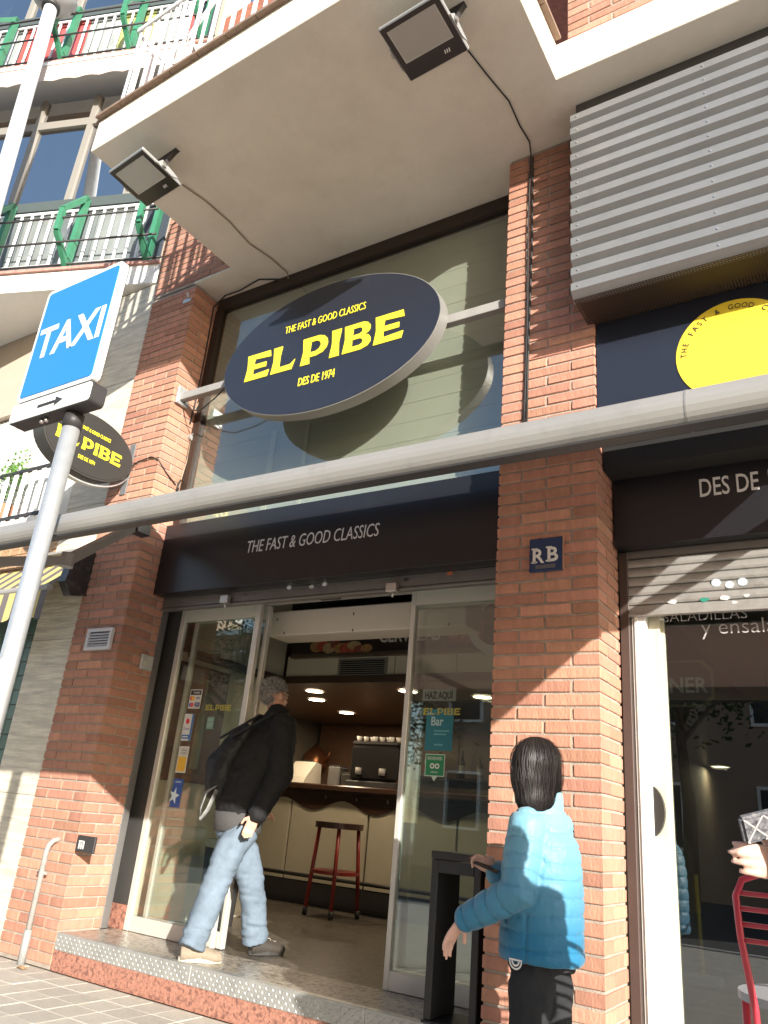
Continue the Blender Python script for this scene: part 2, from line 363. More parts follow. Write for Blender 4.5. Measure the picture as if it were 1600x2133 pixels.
# lintel bulk behind the signs, floor slabs and shell that keep the rooms dark
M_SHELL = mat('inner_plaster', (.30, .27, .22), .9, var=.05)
B('lintel_beam', -4.87, -1.77, .32, .48, 2.72, 3.2, M_DARKMET, BLD)
B('shell_wall', -7.2, -7.0, .6, 7.2, 0, 5.5, M_SHELL, BLD); B('shell_wall', 6, 6.2, .4, 7.2, 0, 5.5, M_SHELL, BLD); B('shell_wall', -7.2, 6.2, 7.2, 7.4, 0, 5.5, M_SHELL, BLD)
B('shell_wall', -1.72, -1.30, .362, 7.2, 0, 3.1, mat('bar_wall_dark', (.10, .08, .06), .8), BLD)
B('shell_wall', -7.0, -5.10, .56, .75, 0, 3.1, M_SHELL, BLD)
B('upper_floor', -7.0, 6, .5, 7.2, 3.1, 3.3, M_SHELL, BLD)
B('shell_wall', -7.2, -4.79, .53, .555, 0, 2.6, M_SHELL, BLD)
B('shell_wall', -1.172, 6, .1, .3, 3.3, 5.5, M_SHELL, BLD)
B('plain_brick_wall', 2.21, 6, 0, .36, 0, SOF-.002, M_FARBRICK, BLD)
# ------------------------------------------------------------------ entrance step
ST = .22
STEP = thing('entrance_step', (-3.3, .1, 0), 'red granite entrance step with steel tread edge in front of the glass doors', 'step')
B('riser', -4.872, -1.77, .004, .06, 0, .12, M_GRANITE, STEP)
M_TREAD = mat('tread_plate', (.42, .42, .40), .45, metal=.55, var=.12, vscale=12, dirt=.3, dscale=8)
for (a, c) in ((-4.872, -3.62), (-3.618, -2.4), (-2.398, -1.77)):
    TP = B('tread_edge', a, c, .0, .05, .121, ST+.003, M_TREAD, STEP, .002)
    bb = bmesh.new(); x = a+.02; k = 0
    while x < c-.02:
        for j in range(4):
            z = .135+j*.023; s = 1 if (k+j) % 2 else -1
            cx = Vector((x, -.0006, z)); d = Vector((.008, 0, .008*s)).normalized(); e = Vector((-d.z, 0, d.x))
            q = [cx-d*.013, cx+e*.0042, cx+d*.013, cx-e*.0042]; top = bb.verts.new(cx+Vector((0, -.0038, 0))); qq = [bb.verts.new(p) for p in q]
            for i in range(4): bb.faces.new((qq[i], qq[(i+1) % 4], top))
        x += .024; k += 1
    tag(obj('tread_studs', bb, M_TREAD, TP), kind='stuff')
B('step_floor', -4.872, -1.77, .05, .48, .1, ST, M_TERRAZZO, STEP)
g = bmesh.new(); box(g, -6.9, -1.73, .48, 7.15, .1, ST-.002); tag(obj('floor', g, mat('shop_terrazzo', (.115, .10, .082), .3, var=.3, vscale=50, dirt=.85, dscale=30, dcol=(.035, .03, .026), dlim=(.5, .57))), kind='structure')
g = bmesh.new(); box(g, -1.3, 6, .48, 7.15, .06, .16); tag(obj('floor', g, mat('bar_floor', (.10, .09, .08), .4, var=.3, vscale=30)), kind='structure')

# ------------------------------------------------------------------ glass entrance
DY = .5
DOOR = thing('glass_entrance', (-3.4, DY, ST), 'aluminium framed glass sliding entrance doors standing open', 'door')
M_FRAME = mat('door_frame', (.62, .60, .55), .42, metal=.35, var=.05)
XL, XA1, XB, XR = -4.785, -3.93, -2.597, -1.80
ZT = 2.56
def panel(a, c, y, name='door_leaf', top=.10, bot=.10, st=.045):
    o = B(name, a, a+st, y-.02, y+.02, ST+.002, ZT, M_FRAME, DOOR, .003)
    B('stile', c-st, c, y-.02, y+.02, ST+.002, ZT, M_FRAME, o, .003)
    B('bottom_rail', a+st, c-st, y-.018, y+.018, ST+.002, ST+bot, M_FRAME, o, .003)
    B('top_rail', a+st, c-st, y-.018, y+.018, ZT-top, ZT, mat('top_rail', (.50, .49, .42), .5), o)
    B('pane', a+st, c-st, y-.004, y+.004, ST+bot, ZT-top, M_GLASS, o)
    return o
panel(XL, XA1, DY, st=.05)
panel(XL+.10, XA1+.03, DY+.07, st=.035)
panel(XB-.03, XR, DY+.07, st=.03)
panel(XB, XR+.01, DY, st=.035)
B('head_rail', XL, XR, DY-.05, DY+.05, ZT+.002, ZT+.05, M_GREYMET, DOOR)
B('door_sensor', -3.33, -3.15, DY-.09, DY-.05, ZT-.03, ZT+.03, M_DARKMET, DOOR, .01)
# dark jamb panel and steel shutter guide on the left
JAMB = thing('door_jamb', (-4.9, .45, ST), 'dark grey metal jamb panel and shutter guide beside brick pier', 'jamb')
B('jamb_panel', -5.15, -4.79, DY-.01, DY+.01, ST+.16, 2.62, mat('jamb_dark', (.05, .048, .045), .5, var=.08), JAMB)
B('jamb_plinth', -5.15, -4.79, DY-.016, DY+.014, ST, ST+.158, M_GRANITE, JAMB)
GD = B('shutter_guide', -4.955, -4.885, .364, .43, ST, 2.64, mat('guide_grey', (.16, .155, .15), .45, metal=.4, dirt=.3), JAMB, .003)
B('lock_plate', -4.93, -4.90, .352, .362, .86, .95, M_ALU, GD, .003)
# lock box on the brick reveal
LB = thing('lock_box', (-4.876, .30, 1.9), 'small grey steel key switch box on the pier reveal', 'lock box')
p = onX(293, 1378, -4.88)
B('case', -4.878, -4.85, .22, .34, p.z-.06, p.z+.06, M_GALV, LB, .006)
bb = bmesh.new(); disc(bb, (-4.849, .27, p.z), YA, ZA, .018, .022, 16, (.008, 0, 0)); obj('key_barrel', bb, M_ALU, LB)

# ------------------------------------------------------------------ black fascia sign and rolled shutter box over the doors
SY = .22
SG = thing('fascia_sign', (-3.3, SY, 2.63), 'long black sign board lettered THE FAST & GOOD CLASSICS over the doors', 'sign')
B('board', -4.874, -1.772, SY, .318, 2.63, 3.225, M_BLACKSIGN, SG, .002)
text('lettering', 'THE FAST & GOOD CLASSICS', (-3.33, SY-.0005, 2.884), XA, ZA, .1, mat('sign_grey_lettering', (.60, .59, .58), .5), SG, width=1.185, depth=.004, shear=.12, bold=-.005)
SH = thing('shutter_box', (-3.3, .4, 2.56), 'grey metal roller shutter housing under the black sign board', 'shutter')
M_SHUT = mat('shutter_steel', (.20, .19, .18), .45, metal=.5, var=.1, vscale=9, dirt=.35, dscale=9)
B('housing', -4.96, -1.77, .33, .44, 2.635, 2.72, M_SHUT, SH)
B('bottom_bar', -4.955, -1.772, .345, .40, 2.545, 2.632, M_SHUT, SH, .006)
B('lower_lip', -4.955, -1.772, .335, .395, 2.525, 2.543, M_SHUT, SH, .004)
for px in (473, 820):
    q = onY(px, 1250 if px < 600 else 1226, .33); L_ = B('shutter_lock', q.x-.04, q.x+.04, .29, .333, q.z-.03, q.z+.03, M_ALU, SH, .004)
    T('lock_pin', [(q.x+.01, .31, q.z-.028), (q.x+.01, .31, q.z-.065)], .008, M_ALU, L_, 8)
for px, py, c in ((602, 1224, (.7, .7, .7)), (649, 1222, (.6, .6, .55)), (676, 1217, (.75, .75, .75)), (510, 1239, (.1, .1, .12)), (846, 1207, (.05, .05, .06)), (937, 1194, (.5, .15, .06))):
    q = onY(px, py, .343); bb = bmesh.new(); disc(bb, (q.x, .3445, q.z), XA, ZA, .022, .014, 14, (0, -.0015, 0)); obj('sticker', bb, mat('stk%d' % px, c, .6, var=.3, vscale=80), SH)

# ------------------------------------------------------------------ big oval sign
OV = thing('oval_sign', (-3.165, -.06, 4.32), 'large dark oval sign lettered EL PIBE in yellow over the window', 'sign')
oc = Vector((-3.165, -.12, 4.325)); RA, RB_ = .985, .555
b = bmesh.new(); disc(b, oc+Vector((0, .004, 0)), XA, ZA, RA, RB_, 96, (0, .10, 0)); obj('drum', b, mat('oval_edge', (.34, .33, .31), .4, metal=.4), OV)
b = bmesh.new(); disc(b, oc, XA, ZA, RA-.006, RB_-.006, 96, (0, .005, 0)); obj('face', b, M_NAVY, OV)
LET = {
 'E': (.93, [[(0, 0), (.90, 0), (.95, .25), (.32, .20), (.30, .405), (.80, .405), (.80, .595), (.30, .595), (.32, .80), (.95, .75), (.90, 1), (0, 1), (.055, .5)]]),
 'L': (.86, [[(0, 0), (.80, 0), (.90, .36), (.74, .21), (.32, .195), (.30, .6), (.34, 1), (0, 1), (.055, .5)]]),
 'P': (.94, [[(0, 0), (.34, 0), (.305, .25), (.56, .25), (.77, .32), (.90, .46), (.94, .63), (.90, .80), (.79, .93), (.60, 1), (0, 1), (.055, .5)],
             [(.31, .43), (.52, .43), (.64, .50), (.69, .63), (.64, .75), (.52, .82), (.32, .82)]]),
 'I': (.34, [[(0, 0), (.34, 0), (.29, .5), (.34, 1), (0, 1), (.05, .5)]]),
 'B': (.94, [[(0, 0), (.64, 0), (.84, .07), (.94, .20), (.94, .35), (.86, .47), (.74, .52), (.84, .58), (.90, .68), (.89, .82), (.80, .94), (.64, 1), (0, 1), (.055, .5)],
             [(.32, .175), (.58, .175), (.67, .23), (.67, .35), (.58, .42), (.31, .42)], [(.31, .59), (.55, .59), (.63, .65), (.63, .76), (.55, .825), (.32, .825)]])}
def el_pibe(parent, c, u, v, width, h, m, depth=.004):
    tot = 0; lay = []
    for ch in 'EL PIBE':
        if ch == ' ': tot += .16; continue
        w, P = LET[ch]; lay.append((tot, P)); tot += w+.11
    tot -= .11; k = width/tot
    for x, P in lay:
        flat_curve('letter', P, Vector(c)+Vector(u)*(-width/2+x*k)-Vector(v)*(h/2), u, v, depth, m, parent, sx=k, sy=h)
el_pibe(OV, oc+Vector((-.025, -.0005, -.025)), XA, ZA, 1.44, .235, M_YELLOW)
text('lettering', 'THE FAST & GOOD CLASSICS', oc+Vector((-.02, -.0005, .205)), XA, ZA, .068, M_YELLOW, OV, width=.75, depth=.003, bold=-.004)
text('lettering', 'DES DE 1974', oc+Vector((-.02, -.0005, -.315)), XA, ZA, .072, M_YELLOW, OV, width=.33, depth=.003, bold=.008)
# carrier rail of the oval sign
RL = thing('sign_rail', (-3.3, .1, 4.38), 'square steel rail carrying the oval sign between the brick piers', 'rail')
B('rail', -4.85, -1.772, .06, .12, 4.345, 4.415, M_GREYMET, RL, .003)
B('end_plate', -4.877, -4.852, .03, .16, 4.31, 4.47, M_GALV, RL, .003)
T('power_cable', [(-4.84, .10, 4.34), (-4.75, .11, 4.24), (-4.6, .09, 4.2), (-4.4, .05, 4.25), (-4.25, .02, 4.32)], .006, M_CABLE, RL, 6)

# ------------------------------------------------------------------ oval blade sign on the left pier
BX = -5.17
BS = thing('blade_sign', (BX, -.02, 3.45), 'dark oval double-sided EL PIBE sign projecting from the pier by the travertine wall', 'sign')
bc = Vector((BX, -.455, 3.715)); ba, bz = .43, .265
M_BLADE = mat('blade_face', (.030, .029, .027), .5)
b = bmesh.new(); disc(b, bc-Vector((.006, 0, 0)), YA, ZA, ba, bz, 72, (-.14, 0, 0)); obj('drum', b, mat('blade_edge', (.05, .048, .045), .45), BS)
b = bmesh.new(); disc(b, bc, YA, ZA, ba-.012, bz-.012, 72, (-.006, 0, 0)); obj('face', b, M_BLADE, BS)
el_pibe(BS, bc+Vector((.0005, -.01, -.012)), YA, ZA, .63, .105, M_YELLOW, .003)
text('lettering', 'THE FAST & GOOD CLASSICS', bc+Vector((.0005, 0, .10)), YA, ZA, .032, M_YELLOW, BS, width=.33, depth=.003, bold=.008)
text('lettering', 'DES DE 1974', bc+Vector((.0005, -.01, -.15)), YA, ZA, .034, M_YELLOW, BS, width=.16, depth=.003, bold=.008)
B('wall_plate', BX-.11, BX-.04, -.012, 0.002, 3.47, 3.95, mat('plate_grey', (.14, .14, .14), .5), BS, .002)
arc = [bc+Vector((-.075, (ba+.035)*math.cos(t), (bz+.035)*math.sin(t))) for t in [math.radians(a) for a in range(-112, 8, 8)]]
bb = bmesh.new()
for p, q in zip(arc, arc[1:]): bar(bb, p, q, .05, .012, up=(q-p).cross(XA))
obj('bracket_arc', bb, M_GALV, BS)
for a in (-108, 85):
    t = math.radians(a); p = bc+Vector((-.075, ba*math.cos(t), bz*math.sin(t))); T('bracket_pin', [p, p+Vector((0, .0, .05 if a > 0 else -.05))], .012, M_GALV, BS, 8)
T('feed_cable', [(BX-.02, -.02, 3.72), (BX+.05, -.015, 3.76), (BX+.2, -.01, 3.78), (-4.88, -.008, 3.74), (-4.872, .1, 3.66), (-4.872, .22, 3.6)], .006, M_CABLE, BS, 6)

# ------------------------------------------------------------------ awning: roller, translucent cloth, front bar, folding arms
AX0, AX1 = -4.97, .38
RY, RZ, FY, FZ = -.13, 3.205, -1.80, 2.265
AW = thing('awning', (-2.3, -.1, 3.1), 'long grey front bar of the extended awning crossing the shop front', 'awning')
M_AWBAR = mat('awning_bar', (.29, .28, .262), .45, metal=.2, var=.08, vscale=7, dirt=.45, dscale=11, dcol=(.20, .19, .175), stretch=(.3, 1, 1))
M_JOINT = mat('bar_joint', (.24, .235, .22), .5, metal=.3)
prof = [(-.030, -.054), (.035, -.054), (.04, -.02), (.04, .045), (.02, .056), (.0, .057), (-.02, .053), (-.038, .042), (-.050, .024), (-.056, .002), (-.056, -.016), (-.050, -.034), (-.042, -.046)]
b = bmesh.new(); prism(b, [(AX0-.03, FY+y, FZ+z) for y, z in prof], (AX1-AX0+.06, 0, 0)); obj('front_bar', b, M_AWBAR, AW)
for jx in (-.36,): b = bmesh.new(); prism(b, [(jx, FY+y*1.02, FZ+z*1.02) for y, z in prof], (.006, 0, 0)); obj('bar_joint', b, M_JOINT, AW)
B('bar_gasket', AX0, AX1, FY-.030, FY+.02, FZ-.062, FZ-.054, M_DARKMET, AW)
b = bmesh.new(); disc(b, (AX0, RY, RZ), YA, ZA, .075, .075, 24, (AX1-AX0, 0, 0)); obj('roller', b, mat('roller_brown', (.12, .075, .06), .7, var=.1), AW)
cm = bpy.data.materials.new('awning_cloth'); cm.use_nodes = True; N = cm.node_tree.nodes; L = cm.node_tree.links; N.clear()
o_ = N.new('ShaderNodeOutputMaterial'); mx = N.new('ShaderNodeMixShader'); d_ = N.new('ShaderNodeBsdfDiffuse'); t_ = N.new('ShaderNodeBsdfTranslucent'); mx.inputs[0].default_value = .45
d_.inputs[0].default_value = (.34, .24, .20, 1); t_.inputs[0].default_value = (.42, .30, .25, 1); L.new(d_.outputs[0], mx.inputs[1]); L.new(t_.outputs[0], mx.inputs[2]); L.new(mx.outputs[0], o_.inputs[0]); mx.inputs[0].default_value = .22
b = bmesh.new(); nx, ny = 24, 6; gv = [[b.verts.new((AX0+.02+(AX1-AX0-.04)*i/nx, RY-.04+(FY+.03-RY+.04)*j/ny, RZ+.055+(FZ+.045-RZ-.055)*j/ny-.012*math.sin(math.pi*j/ny))) for j in range(ny+1)] for i in range(nx+1)]
for i in range(nx):
    for j in range(ny): b.faces.new((gv[i][j], gv[i+1][j], gv[i+1][j+1], gv[i][j+1]))
obj('cloth', b, cm, AW, smooth=True)
def arm(sh, el, en):
    a = obj('folding_arm', (lambda bb: (bar(bb, sh, el, .045, .065), bb)[1])(bmesh.new()), M_GREYMET, AW)
    bb = bmesh.new(); bar(bb, el, en, .04, .058); obj('fore_arm', bb, M_GREYMET, a)
    bb = bmesh.new(); disc(bb, Vector(el)-ZA*.045, XA, YA, .045, .045, 18, (0, 0, .09)); obj('elbow', bb, M_GREYMET, a)
    s = Vector(sh); B('shoulder', s.x-.05, s.x+.05, -.14, -.004, s.z-.05, s.z+.06, M_DARKMET, a, .008)
arm(Vector((-4.83, -.13, 3.085)), onY(140, 1167, -.95), onY(-120, 1172, -1.74))
arm(Vector((.36, -.13, 2.99)), Vector((.10, -.95, 2.63)), Vector((.15, -1.74, 2.235)))

# ------------------------------------------------------------------ corrugated box, perforated underside, round sign of the right shop
CB = thing('corrugated_box', (.2, -.2, 3.99), 'grey corrugated metal housing hung under the balcony beside the brick pier', 'housing')
M_CORR = mat('corrugated_sheet', (.215, .216, .214), .4, metal=.25, var=.08, vscale=3, dirt=.35, dscale=7, dcol=(.15, .15, .145))
zb, zt, per = 3.985, 5.42, .1105; pr_ = []
n = 13
for k in range(n):
    z = zb+k*per; pr_ += [(-.222, z), (-.284, z+.052), (-.284, z+.104), (-.226, z+.1095)]
pr_ += [(-.222, zb+n*per)]
b = bmesh.new(); A = [b.verts.new((-1.222, y, z)) for y, z in pr_]; Cc = [b.verts.new((2.2, y, z)) for y, z in pr_]; A2 = [b.verts.new((-1.222, y+.004, z)) for y, z in pr_]; C2 = [b.verts.new((2.2, y+.004, z)) for y, z in pr_]
for k in range(len(pr_)-1):
    b.faces.new((A[k], A[k+1], Cc[k+1], Cc[k])); b.faces.new((A2[k], C2[k], C2[k+1], A2[k+1])); b.faces.new((A[k], A2[k], A2[k+1], A[k+1]))
obj('corrugated_sheet', b, M_CORR, CB)
B('top_flashing', -1.20, 2.2, -.235, -.20, 5.40, SOF-.003, mat('flashing_dark', (.06, .06, .058), .5), CB)
B('backing', -1.20, 2.2, -.20, -.03, 4.01, 5.41, M_DARKMET, CB)
for k in range(0, n):
    for rx in (-1.18, -.42, .35):
        bb = bmesh.new(); disc(bb, (rx, -.2845, zb+k*per+.078), XA, ZA, .006, .006, 8, (0, -.003, 0)); obj('rivet', bb, M_ALU, CB)
pm = bpy.data.materials.new('perforated_sheet'); pm.use_nodes = True; N = pm.node_tree.nodes; L = pm.node_tree.links
pb = N['Principled BSDF']; pb.inputs['Base Color'].default_value = (.05, .036, .026, 1); pb.inputs['Roughness'].default_value = .6
tc = N.new('ShaderNodeTexCoord'); sx_ = N.new('ShaderNodeSeparateXYZ'); L.new(tc.outputs['Object'], sx_.inputs[0]); fac = []
for ax in (0, 1):
    m1 = N.new('ShaderNodeMath'); m1.operation = 'MULTIPLY'; m1.inputs[1].default_value = 62; L.new(sx_.outputs[ax], m1.inputs[0])
    m2 = N.new('ShaderNodeMath'); m2.operation = 'FRACT'; L.new(m1.outputs[0], m2.inputs[0])
    m3 = N.new('ShaderNodeMath'); m3.operation = 'COMPARE'; m3.inputs[1].default_value = .5; m3.inputs[2].default_value = .27; L.new(m2.outputs[0], m3.inputs[0]); fac.append(m3.outputs[0])
mm = N.new('ShaderNodeMath'); mm.operation = 'MULTIPLY'; L.new(fac[0], mm.inputs[0]); L.new(fac[1], mm.inputs[1])
iv = N.new('ShaderNodeMath'); iv.operation = 'SUBTRACT'; iv.inputs[0].default_value = 1; L.new(mm.outputs[0], iv.inputs[1]); L.new(iv.outputs[0], pb.inputs['Alpha'])
B('perforated_underside', -1.215, 2.2, -.262, .012, 3.984, 3.987, pm, CB)
US = thing('round_logo_sign', (.1, .03, 3.2), 'dark sign panel with big yellow lettered disc under the corrugated housing', 'sign')
B('panel', -1.170, 2.2, .015, .05, 3.24, 3.98, M_NAVY, US); B('filler_board', -1.168, 2.2, .10, .26, 3.05, 3.236, mat('filler_black', (.012, .011, .010), .8), US)
dc = Vector((-.42, .0145, 3.607))
b = bmesh.new(); disc(b, dc, XA, ZA, .305, .305, 96, (0, -.004, 0)); obj('disc', b, mat('disc_yellow', (.80, .60, .05), .35, var=.03), US)
M_INK = mat('dark_ink', (.03, .028, .03), .5)
def arc_text(parent, s, c, ra, rb, a0, a1, h, m, y):
    for k, ch in enumerate(s):
        if ch == ' ': continue
        t = math.radians(a0+(a1-a0)*(k+.5)/len(s)); pos = Vector((c.x+ra*math.cos(t), y, c.z+rb*math.sin(t)))
        nv = Vector((math.cos(t)/ra, 0, math.sin(t)/rb)).normalized(); uv = Vector((nv.z, 0, -nv.x))
        text('letter', ch, pos, uv, nv, h, m, parent, depth=.002, sx=.9)
arc_text(US, 'THE FAST & GOOD CLASSICS', dc, .248, .248, 180, -5, .033, M_INK, dc.y-.0045)
# ------------------------------------------------------------------ right shop: black sign, half-raised shutter, window
RS = thing('bar_sign', (.1, .27, 2.64), 'deep black sign box lettered DES DE 1974 above the raised shutter', 'sign')
B('board', -1.165, 2.2, .27, .36, 2.645, 3.1, M_BLACKSIGN, RS)
text('lettering', 'DES DE 1974', (-.694, .2695, 2.884), XA, ZA, .11, MATS['sign_grey_lettering'], RS, align='LEFT', sx=.62, depth=.004, bold=.004)
RSH = thing('raised_shutter', (.1, .4, 2.28), 'grimy steel roller shutter half raised above the bar window', 'shutter')
M_SLAT = mat('shutter_slat', (.34, .33, .31), .45, metal=.4, var=.12, vscale=10, dirt=.5, dscale=9, dcol=(.14, .13, .12))
z = 2.60
for k in range(5):
    h = .054
    bb = bmesh.new(); prf = [(.385, z), (.378, z-.006), (.372, z-.02), (.372, z-.036), (.378, z-.048), (.388, z-.052), (.394, z-.052), (.394, z)]
    prism(bb, [(-1.125, y, q) for y, q in prf], (3.3, 0, 0)); obj('slat', bb, M_SLAT, RSH); z -= .054
B('bottom_plate', -1.125, 2.175, .374, .392, 2.282, 2.328, M_SLAT, RSH, .003)
B('bottom_lip', -1.125, 2.175, .360, .396, 2.268, 2.281, M_SLAT, RSH, .002)
B('top_lip', -1.125, 2.175, .365, .395, 2.603, 2.642, M_SHUT, RSH)
rr = random.Random(3)
for px, py, c, w in ((1492, 1214, (.42, .50, .54), .024), (1520, 1218, (.42, .50, .52), .022), (1547, 1212, (.42, .50, .54), .024), (1401, 1253, (.5, .5, .5), .026), (1468, 1249, (.02, .2, .14), .024), (1510, 1245, (.52, .52, .5), .024), (1530, 1255, (.5, .5, .48), .016), (1555, 1240, (.52, .52, .5), .016)):
    q = onY(px, py, .372); bb = bmesh.new(); yy = .3705 if py < 1230 else .3725
    if py < 1230: disc(bb, (q.x, yy, q.z), XA, ZA, w, w*.9, 18, (0, -.001, 0))
    else:
        pts = [(q.x+w*math.cos(t)*rr.uniform(.75, 1.1), yy, q.z+w*.6*math.sin(t)*rr.uniform(.7, 1.1)) for t in [k*math.pi/5 for k in range(10)]]; prism(bb, pts, (0, -.001, 0))
    obj('sticker', bb, mat('sh_stk%d' % px, c, .6, dirt=.5, dscale=60, dcol=(.15, .3, .4) if py < 1230 else (.12, .12, .12)), RSH)
GB = thing('shutter_guide', (-1.15, .4, 0), 'dark brown shutter guide rail beside the brick pier with the plaque', 'guide rail')
B('channel', -1.172, -1.122, .362, .43, 0, 2.64, mat('guide_brown', (.055, .036, .03), .5, var=.1), GB, .003)
SW = thing('bar_window', (.2, .5, .16), 'tall white framed window of the bar with lettering on its glass', 'window')
M_WFR = mat('white_frame', (.74, .73, .69), .45, var=.04, dirt=.15, dscale=14)
B('outer_frame', -1.12, -1.045, .40, .52, 0, 2.30, M_WFR, SW, .004)
B('outer_frame', -1.102, -1.083, .39, .40, 0, 2.27, M_WFR, SW, .002)
B('inner_frame', -1.045, -.985, .46, .56, 0, 2.30, mat('cream_frame', (.52, .49, .38), .5), SW, .003)
B('bead', -.985, -.967, .49, .53, .2, 2.30, mat('cream_frame', (.52, .49, .38), .5), SW)
B('sill', -.985, 2.2, .45, .56, 0, .20, M_DARKMET, SW)
B('pane', -.967, 2.2, .505, .513, .2, 2.35, M_GLASSD, SW)
M_VINYL = mat('vinyl_grey', (.35, .34, .33), .6)
text('lettering', 'ENSALADILLAS', onY(1355, 1298, .503)+Vector((-.03, 0, 0)), XA, ZA, .062, M_VINYL, SW, align='LEFT', sx=.95, depth=.001, bold=-.015)
text('lettering', 'y ensaladas', onY(1462, 1322, .503), XA, ZA, .085, M_VINYL, SW, align='LEFT', sx=1.0, depth=.001, bold=-.01)
# octagonal beer sign hung behind the glass
NS = thing('octagonal_sign', (-1.1, .66, 1.9), 'dark octagonal sign with pale border ending in the letters NER', 'sign')
c0 = onY(1372, 1424, .66); hw, hh, ch = .275, .115, .05
octo = lambda s, y: [(c0.x-hw+x*1.0+.0, y, c0.z+z) for x, z in [(0-s+ch, -hh-s), (2*hw+s-ch, -hh-s), (2*hw+s, -hh-s+ch), (2*hw+s, hh+s-ch), (2*hw+s-ch, hh+s), (-s+ch, hh+s), (-s, hh+s-ch), (-s, -hh-s+ch)]]
b = bmesh.new(); prism(b, octo(.012, .662), (0, .02, 0)); obj('border', b, mat('gold_border', (.32, .26, .15), .5), NS)
b = bmesh.new(); prism(b, octo(0, .659), (0, .01, 0)); obj('plate', b, mat('plate_navy', (.02, .03, .045), .4), NS)
text('lettering', 'NER', (c0.x+.06, .6585, c0.z-.05), XA, ZA, .085, M_WHITEL, NS, align='LEFT', width=.20, depth=.003, bold=.02)
# bits inside the bar
BR = thing('broom', (-.84, .9, .16), 'yellow handled broom leaning inside the bar window', 'broom')
p0 = onY(1448, 1822, .95); p1 = onY(1464, 2030, .95)
T('handle', [p0, p1], .014, mat('broom_yellow', (.65, .42, .05), .5), BR, 10); B('brush', p1.x-.10, p1.x+.10, .92, .98, p1.z-.05, p1.z+.0, mat('brush_grey', (.3, .3, .3), .8), BR, .01)
HD = thing('door_pull', (-1.0, .45, 1.3), 'half round wooden door pull plate on the cream window frame', 'handle')
q = onY(1366, 1690, .45)
b = bmesh.new(); pts = [(q.x-.035, .452, q.z+.13)]+[(q.x-.035+.085*math.sin(math.radians(t)), .452, q.z+.13*math.cos(math.radians(t))) for t in range(10, 180, 10)]+[(q.x-.035, .452, q.z-.13)]
prism(b, pts, (0, -.03, 0)); obj('plate', b, mat('handle_black', (.03, .028, .026), .4), HD)
B('wooden_edge', q.x-.072, q.x-.036, .42, .453, q.z-.13, q.z+.13, mat('wood_edge', (.33, .19, .09), .5, var=.2, vscale=8, stretch=(8, 8, 1)), HD, .004)
def lamp_disc(name, label, c, r, power, col=(1, .78, .52)):
    t = thing(name, c, label, 'lamp', 'lit ceiling downlights')
    bb = bmesh.new(); disc(bb, c, XA, YA, r, r, 24, (0, 0, -.006)); obj('diffuser', bb, mat('lamp_glow', (1, .9, .75), .5, emit=((1, .80, .55), 9)), t)
    bb = bmesh.new(); n = 24; c = Vector(c)
    inn = [bb.verts.new(c+Vector((r*1.02*math.cos(2*math.pi*k/n), r*1.02*math.sin(2*math.pi*k/n), -.008))) for k in range(n)]; out = [bb.verts.new(c+Vector((r*1.25*math.cos(2*math.pi*k/n), r*1.25*math.sin(2*math.pi*k/n), -.002))) for k in range(n)]
    for k in range(n): bb.faces.new((inn[k], inn[(k+1) % n], out[(k+1) % n], out[k]))
    obj('trim', bb, M_WHITEMET, t)
    l = bpy.data.lights.new('downlight', 'AREA'); l.shape = 'DISK'; l.size = r*2; l.energy = power; l.color = col
    lo = bpy.data.objects.new('light', l); COL.objects.link(lo); lo.location = c-Vector((0, 0, .02)); attach(lo, t); return t
c = onY(1500, 1596, 3.2); lamp_disc('downlight', 'lit downlight inside the bar seen through the dark window', (c.x, c.y, c.z), .07, 7)
B('bar_partition', -.9, 2.2, 4.2, 4.3, .16, 2.7, mat('dark_wood', (.10, .06, .035), .5, var=.25, vscale=3, stretch=(6, 6, 1)), SW)
for k in range(4): B('bar_post', -.6+k*.6, -.52+k*.6, 4.1, 4.198, .16, 2.7, mat('post_wood', (.3, .19, .10), .5, var=.2), SW)
B('bar_ceiling', -1.28, 6, .57, 7.1, 2.7, 2.8, M_SHELL, SW)

# ------------------------------------------------------------------ restaurant interior
INT = thing('room_lining', (-4, 3, ST), 'dim interior lining of the restaurant with wooden canopy and cream bulkhead', 'room')
M_CANOPY = mat('canopy_wood', (.16, .095, .055), .45, var=.2, vscale=4, stretch=(1, 6, 1))
M_STEELW = mat('brown_wall_panels', (.22, .13, .085), .35, var=.15, vscale=3, metal=.2)
B('canopy', -6.8, -1.76, 2.02, 6.5, 2.285, 2.32, M_CANOPY, INT)
B('canopy_edge', -4.86, -1.76, 1.96, 2.02, 2.235, 2.30, mat('canopy_edge', (.07, .045, .03), .4), INT)
B('canopy_edge', -4.92, -4.86, .75, 2.02, 2.235, 2.30, mat('canopy_edge', (.07, .045, .03), .4), INT)
B('canopy', -6.8, -4.92, .76, 2.018, 2.285, 2.32, M_CANOPY, INT)
x = -4.86
for k in range(5): B('bulkhead_panel', x, x+.612, 1.985, 2.01, 2.305, 2.50, M_CREAM, INT, .004); x += .618
y = .76
for k in range(2): B('bulkhead_panel', -4.915, -4.89, y, y+.61, 2.305, 3.06, M_CREAM, INT, .004); y += .618
GRL = thing('vent_grille', (-4.0, 1.97, 2.32), 'black slatted air grille in the cream bulkhead over the bar', 'grille')
q0 = onY(712, 1376, 1.98); q1 = onY(800, 1404, 1.98)
B('frame', q0.x-.03, q1.x+.03, 1.972, 1.984, q1.z-.02, q0.z+.01, M_ALU, GRL)
for k in range(7): zc = q1.z+(q0.z-q1.z)*(k+.3)/7; B('slat', q0.x, q1.x, 1.966, 1.971, zc-.004, zc+.006, M_DARKMET, GRL)
